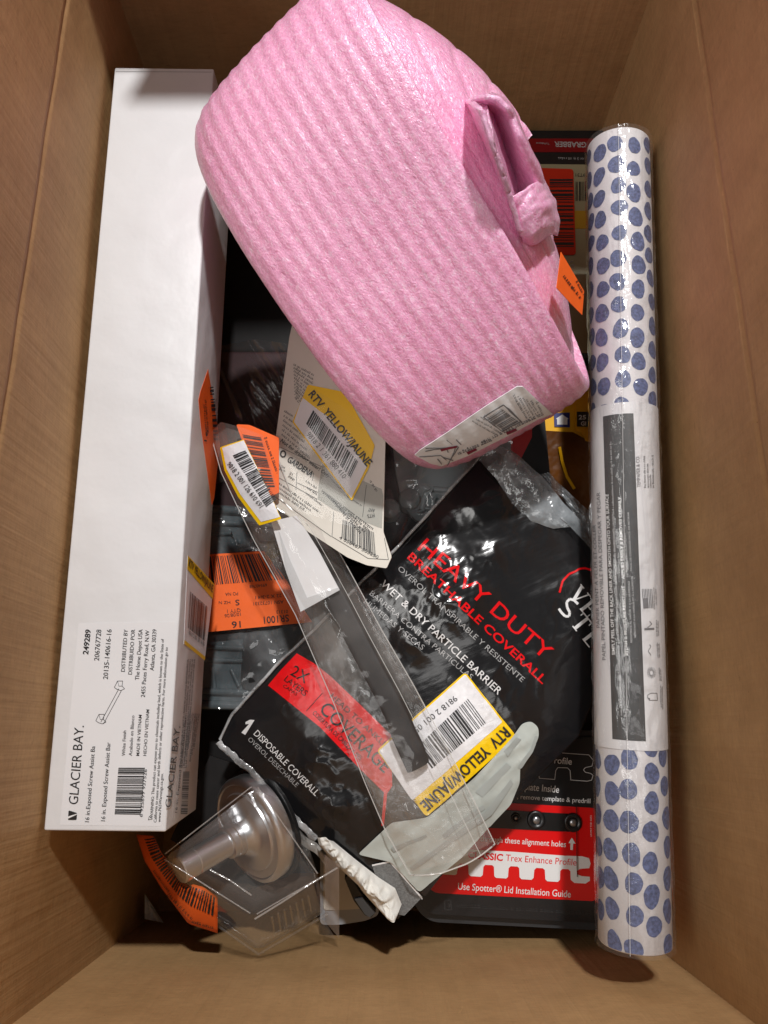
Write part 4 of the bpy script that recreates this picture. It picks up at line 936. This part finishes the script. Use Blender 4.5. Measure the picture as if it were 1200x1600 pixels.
B_ = [at(262, 1392, .135), at(404, 1491, .143), at(512, 1428, .140), at(470, 1255, .12)]
def shell_face(c, nu=16, nv=16, amp=.0008, seed=1):
    rows = []
    for j in range(nv):
        r_ = []
        for i in range(nu):
            u, w_ = i / (nu - 1), j / (nv - 1); p = c[0] * (1 - u) * (1 - w_) + c[1] * u * (1 - w_) + c[2] * u * w_ + c[3] * (1 - u) * w_
            nn_ = (c[1] - c[0]).cross(c[3] - c[0]).normalized(); r_.append(p + nn_ * amp * float(perlin(u * 3 + seed, w_ * 3, seed)) * 4 * u * (1 - u) * w_ * (1 - w_) * 3)
        rows.append(r_)
    return rows
hexa('shell_body', T_, B_, M_CLAM, cl, .0065, 5)
M_CEDGE = film('clamshell_edge', .16, (.85, .83, .80, 1), rough=.10, bumps=((200, .3, .001),), gl=1.6, cap=.3)
tube('shell_ridge', [at(328, 1359, .2045), at(360, 1376, .2045), at(393, 1399, .2045)], .0005, M_CEDGE, cl, 8)
tube('shell_ridge', [at(398, 1436, .2045), at(440, 1410, .203), at(480, 1384, .201), at(527, 1356, .194)], .0006, M_CEDGE, cl, 8)
for q in range(7):
    a = T_[1].lerp(T_[2], .25 + q * .09); b2 = B_[1].lerp(B_[2], .25 + q * .09); tube('shell_rib', [a.lerp(b2, .25), a.lerp(b2, .5), a.lerp(b2, .72)], .0006, M_CLAM, cl, 6)
for q in range(4):
    a, b2 = T_[q] - Vector((0, 0, .0022)), T_[(q + 1) % 4] - Vector((0, 0, .0022)); tube('shell_edge', [a.lerp(b2, .04), a.lerp(b2, .5), a.lerp(b2, .96)], .0004, M_CEDGE, cl, 8)
tube('shell_rim', [B_[0], B_[1], B_[2]], .0010, M_CLAM, cl, 8)
card('dark_insert', Plane((260, 1330, .112), (470, 1270, .118), (400, 1400, .112)), [(268, 1310), (330, 1180), (392, 1200), (470, 1290), (440, 1372), (382, 1392), (330, 1350)], .003, M_BLKM, cl)
FLP = [at(507, 1335, .175), at(530, 1352, .175), at(530, 1466, .13), at(508, 1440, .13)]
loft(shell_face(FLP, seed=9), film('flange_plastic', .3, (.55, .51, .53, 1), rough=.08, bumps=((60, .3, .004),), gl=1.3), 'shell_flange', cl)
loft(shell_face([at(492, 1432, .14), at(508, 1440, .133), at(526, 1468, .128), at(480, 1455, .13)], seed=4), M_CLAM, 'shell_flange', cl)
# folded paper backing edge of the clamshell
loft([[at(372 + 130 * q / 20 + a, 1216 + 120 * q / 20 + b2 + 3 * math.sin(q), .150 + .004 * c_) for (a, b2, c_) in ((0, 0, 0), (12, 2, 1.2), (10, 18, 0))] for q in range(21)], film('backing_edge', .6, (.62, .59, .55, 1), rough=.15, bumps=((80, .5, .004),), gl=1), 'backing_card', cl)
# curled orange label
ob = [(213, 1304), (226, 1345), (252, 1387), (294, 1443), (340, 1458)]
oi = [(240, 1306), (252, 1332), (288, 1378), (318, 1386), (340, 1402)]
on = resample(ob, np.linspace(0, 1, 30)); ii_ = resample(oi, np.linspace(0, 1, 30))
ol2 = thing('orange_barcode_label', 'curled orange barcode label below the white carton bottom end', 'label', at(280, 1400, .14))
rows = []
for q in range(11):
    w_ = q / 10; rows.append([at(*(on[i] * (1 - w_) + ii_[i] * w_), .160 + .016 * math.sin(w_ * 2.0) + .004 * math.sin(i * .35)) for i in range(30)])
loft(rows, M_ORANGE, 'label_sheet', ol2, thick=.0002)
Vv = [v for r in rows for v in r]; OLS = Drape(Vv, grid_faces(30, 11), Plane((213, 1304, .17), (340, 1458, .17), (340, 1400, .17)), .0004)
k = Ink(OLS, M_INK, .0003); rg = random.Random(4); i = 1.0
while i < 27.5:
    w_ = rg.choice((.35, .35, .6)); f_ = lambda t_, a: tuple(np.array([np.interp(t_, range(30), on[:, c]) for c in (0, 1)]) * (1 - a) + np.array([np.interp(t_, range(30), ii_[:, c]) for c in (0, 1)]) * a)
    k.raw([f_(i, .45), f_(i + w_, .45), f_(i + w_, .92), f_(i, .92)], [[0, 1, 2, 3]]); i += w_ + rg.choice((.3, .45))
k.dashes((262, 1398), (300, 1436), 4, 3).dashes((300, 1440), (334, 1450), 4, 8).dashes((240, 1360), (268, 1400), 3, 9)
k.build('barcode', ol2, 5)

# ------------------------------------------------------------------ small things under and behind
# packages under the wallpaper roll and foam roll, far right
HP = Plane((830, 240, .165), (900, 240, .165), (870, 480, .160))
gb = thing('tool_package', 'black and red tool package lying by the far wall under the wallpaper roll', 'tool package', HP.P(870, 300)[0] - HP.n * .02)
card('package_body', HP, rpoly([(740, 204), (960, 204), (960, 560), (740, 560)], 4), .03, M_BLKP, gb, lift=-.03)
card('red_strip', HP, [(745, 217), (955, 217), (955, 238), (745, 238)], .0004, mat('shaded_red_print', srgb(120, 12, 20), .35), gb)  # red and cream prints darkened in colour for the shade by the far wall
Ink(HP, M_BGR, .0006).text('GRABBER', (916, 223), (866, 222), 8, .02).text('The Professional', (858, 224), (838, 223), 3).build('upside_down_text', gb)
Ink(HP, M_BGR, .0003).text('or 5 ft', (912, 247), (896, 246), 4).dashes((893, 247), (872, 246), 3, 4).build('small_text', gb)
card('cream_panel', HP, [(750, 256), (955, 258), (955, 552), (750, 552)], .0004, mat('shaded_cream_print', srgb(150, 142, 112), .5), gb)
card('yellow_strip', HP, [(860, 330), (955, 330), (955, 358), (860, 358)], .0003, mat('ochre_print', srgb(176, 136, 34), .5), gb, lift=.0004)
Ink(HP, M_INK, .0009).bars((899, 285), (916, 285), (899, 315), (916, 315), 2, 8).text('9T31', (914, 272), (899, 272), 5).build('barcode', gb)
ro = card('red_orange_sticker', HP, rpoly([(826, 264), (895, 266), (899, 400), (826, 400)], 5), .0004, M_DKRED, gb, lift=.0012)
Ink(HP, M_INK, .0019).bars((858, 282), (858, 392), (894, 282), (896, 392), 6, 22).build('barcode', ro)
# yellow package with icon
YQ = Plane((840, 670, .160), (920, 670, .160), (880, 820, .150))
yp = thing('yellow_package', 'yellow package with a blue house icon between foam roll and wallpaper roll', 'package', YQ.P(890, 700)[0] - YQ.n * .02)
card('package_body', YQ, rpoly([(838, 672), (842, 655), (864, 600), (960, 580), (960, 900), (850, 900)], 3), .03, mat('yellow_bag', srgb(236, 176, 12), .3, .5, var=(50, .1)), yp, lift=-.03)
card('amber_part', YQ, [(844, 673), (895, 676), (913, 686), (916, 580), (960, 580), (960, 900), (846, 900)], .0012, mat('amber_plastic', srgb(92, 52, 14), .22, .55, var=(30, .4), bumps=((40, .4, .005),)), yp)
card('yellow_tab', YQ, [(900, 600), (960, 590), (960, 700), (914, 690), (906, 676), (898, 676)], .001, mat('yellow_bag_tab', srgb(236, 176, 12), .3, .5), yp, lift=.0014)
ic = card('icon_square', YQ, [(865, 646), (890, 645), (890, 668), (866, 667)], .0004, mat('navy_print', srgb(28, 38, 110), .4), yp, lift=.0004)
Ink(YQ, M_WINK, .0010).poly([(868, 655), (878, 648), (888, 655), (886, 655.5), (886, 664), (870, 664), (870, 655.5)]).build('house_icon', ic)
ic2 = card('black_square', YQ, [(900, 645), (926, 645), (926, 669), (900, 668)], .0004, M_BLKP, yp, lift=.0026)
Ink(YQ, M_WINK, .0032).text('25', (902.5, 657), (914, 657), 6.5, .02).text('GI', (906, 666.5), (914, 666.5), 6, .02).build('printed_text', ic2)
tube('yellow_piping', [YQ.P(*p)[0] + YQ.n * .003 for p in ((873, 700), (877, 722), (884, 745), (896, 765))], .0012, mat('yellow_piping', srgb(214, 158, 18), .3), yp, 6)
# red and black box behind the bag's top corner
rb = thing('red_black_box', 'small red and black box just behind the top corner of the black bag', 'box', at(800, 720, .13))
RP = Plane((760, 690, .172), (830, 690, .172), (800, 760, .165))
card('box_body', RP, [(735, 640), (850, 640), (862, 770), (750, 770)], .03, M_BLKM, rb, lift=-.03)
card('red_face', RP, [(738, 645), (831, 645), (831, 683), (815, 715), (800, 740), (740, 740)], .0004, mat('deep_red_print', srgb(176, 14, 20), .35), rb)
# clear film curl beside bag's top right corner
cf = thing('clear_film_scrap', 'crinkled clear film scrap between the black bag and wallpaper roll', 'plastic film', at(895, 790, .19))
G8 = coons([(838, 742), (858, 738), (870, 752)], [(922, 848), (924, 830), (922, 800)], [(838, 742), (880, 790), (922, 848)], [(870, 752), (895, 775), (922, 800)], 24, 30)
loft([[at(G8[j, i, 0], G8[j, i, 1], .192 + .004 * float(ridge(i * .2, j * .2, 3, 2)) + .004 * math.sin(i / 23 * 3.1)) for i in range(24)] for j in range(30)], M_GREYF, 'film_sheet', cf)
# crinkled clear bag over dark objects, between carton and card
cb = thing('crinkled_clear_bag', 'crinkled clear plastic bag between the white carton and cream card', 'plastic bag', at(400, 620, .12))
G9 = coons([(345, 540), (400, 530), (470, 540)], [(330, 760), (380, 740), (440, 720)], [(345, 540), (335, 650), (330, 760)], [(470, 540), (450, 630), (440, 720)], 60, 70)
loft([[at(G9[j, i, 0], G9[j, i, 1], .150 + .020 * math.sin(i / 59 * 3) + .009 * float(ridge((G9[j, i, 0] - .55 * G9[j, i, 1]) / 40, G9[j, i, 1] / 160, 41, 3)) + .0006 * float(perlin(G9[j, i, 0] / 24, G9[j, i, 1] / 24, 43))) for i in range(60)] for j in range(70)], film('crinkle_bag_film', .03, (.8, .8, .8, 1), rough=.08, bumps=((40, .3, .005),), gl=1.2), 'bag_film', cb)
wbox('black_pouch', (-.105, .03, .089), (-.05, .145, .135), M_BLKM, cb, .008)
# grey dish and steel-blue bit at the bottom edge
dp = thing('pale_grey_dish', 'pale grey plastic dish edge beside the clamshell at the near wall', 'dish', at(560, 1420, .08))
DP = Plane((530, 1430, .102), (590, 1430, .102), (560, 1340, .110))
card('dish_rim', DP, rpoly([(500, 1330), (590, 1330), (592, 1432), (570, 1441), (530, 1447), (500, 1447)], 8), .006, mat('pale_grey_plastic', srgb(158, 162, 168), .4), dp, lift=-.008)
card('dish_inside', DP, rpoly([(505, 1335), (580, 1335), (566, 1421), (530, 1423), (505, 1423)], 6), .001, mat('dish_white', srgb(205, 200, 190), .5), dp, lift=-.002)
sb_ = thing('blue_grey_clip', 'small blue-grey plastic clip beside the crumpled tissue', 'clip', at(570, 1415, .11))
SP = Plane((555, 1402, .128), (580, 1402, .128), (575, 1430, .122))
card('clip_body', SP, rpoly([(538, 1372), (545, 1368), (568, 1402), (588, 1424), (580, 1434), (570, 1430), (553, 1408)], 2), .004, mat('black_clip', (.02, .02, .022), .25), sb_, lift=-.004)
card('clip_face', SP, rpoly([(554, 1403), (566, 1401), (586, 1425), (578, 1432), (570, 1427)], 1), .001, mat('blue_grey_plastic', srgb(128, 150, 182), .3), sb_)
# scrap of white paper in the near left corner
sc_ = thing('white_paper_scrap', 'torn white paper scrap in the near left corner of the box', 'paper scrap', at(236, 1425, .05))
rows = [[at(226 + 26 * i / 9 * (j / 9 + .15), 1396 + 40 * j / 9 + 6 * i / 9, .055 + .01 * float(perlin(i * .4, j * .4, 5)) + .012 * (1 - i / 9)) for i in range(10)] for j in range(10)]
loft(rows, M_PAPER, 'paper_sheet', sc_)
# dark boxes at the bottom; some are added fillers whose colour paints shaded gaps
for nm, lo, hi, lab, m_ in (('black_storage_box', (-.03, -.115, .0), (.165, .13, .100), 'flat black storage box at the bottom of the pile under the lid', M_BLKM),
                            ('maroon_gap_filler', (-.165, .150, .0), (.09, .31, .118), 'added filler block at the bottom, its maroon painting the pink-tinged shade below the foam roll', mat('maroon_gap_shade', (.035, .014, .016), .5)),  # added block; maroon stands in for shade with pink bounce
                            ('black_gap_filler', (-.165, -.03, .0), (-.034, .147, .088), 'added black filler block darkening the gap under the grey plastic case', M_BLKM),
                            ('black_tray', (-.135, -.100, .0), (-.034, -.034, .052), 'low black tray at the bottom below the clear clamshell', M_BLKM),
                            ('far_gap_filler', (-.165, .315, .0), (.165, .48, .112), 'added black filler block darkening the gap by the far wall below the tool package', M_BLKM)):
    t_ = thing(nm, lab, 'storage box', ((lo[0] + hi[0]) / 2, (lo[1] + hi[1]) / 2, 0))
    wbox('case_body', lo, (hi[0], hi[1], hi[2] - .012), m_, t_, .004); wbox('case_cover', (lo[0] - .002, lo[1] - .002, hi[2] - .0115), (hi[0] + .002, hi[1] + .002, hi[2]), m_, t_, .004)
bpy.data.objects.remove(_to)
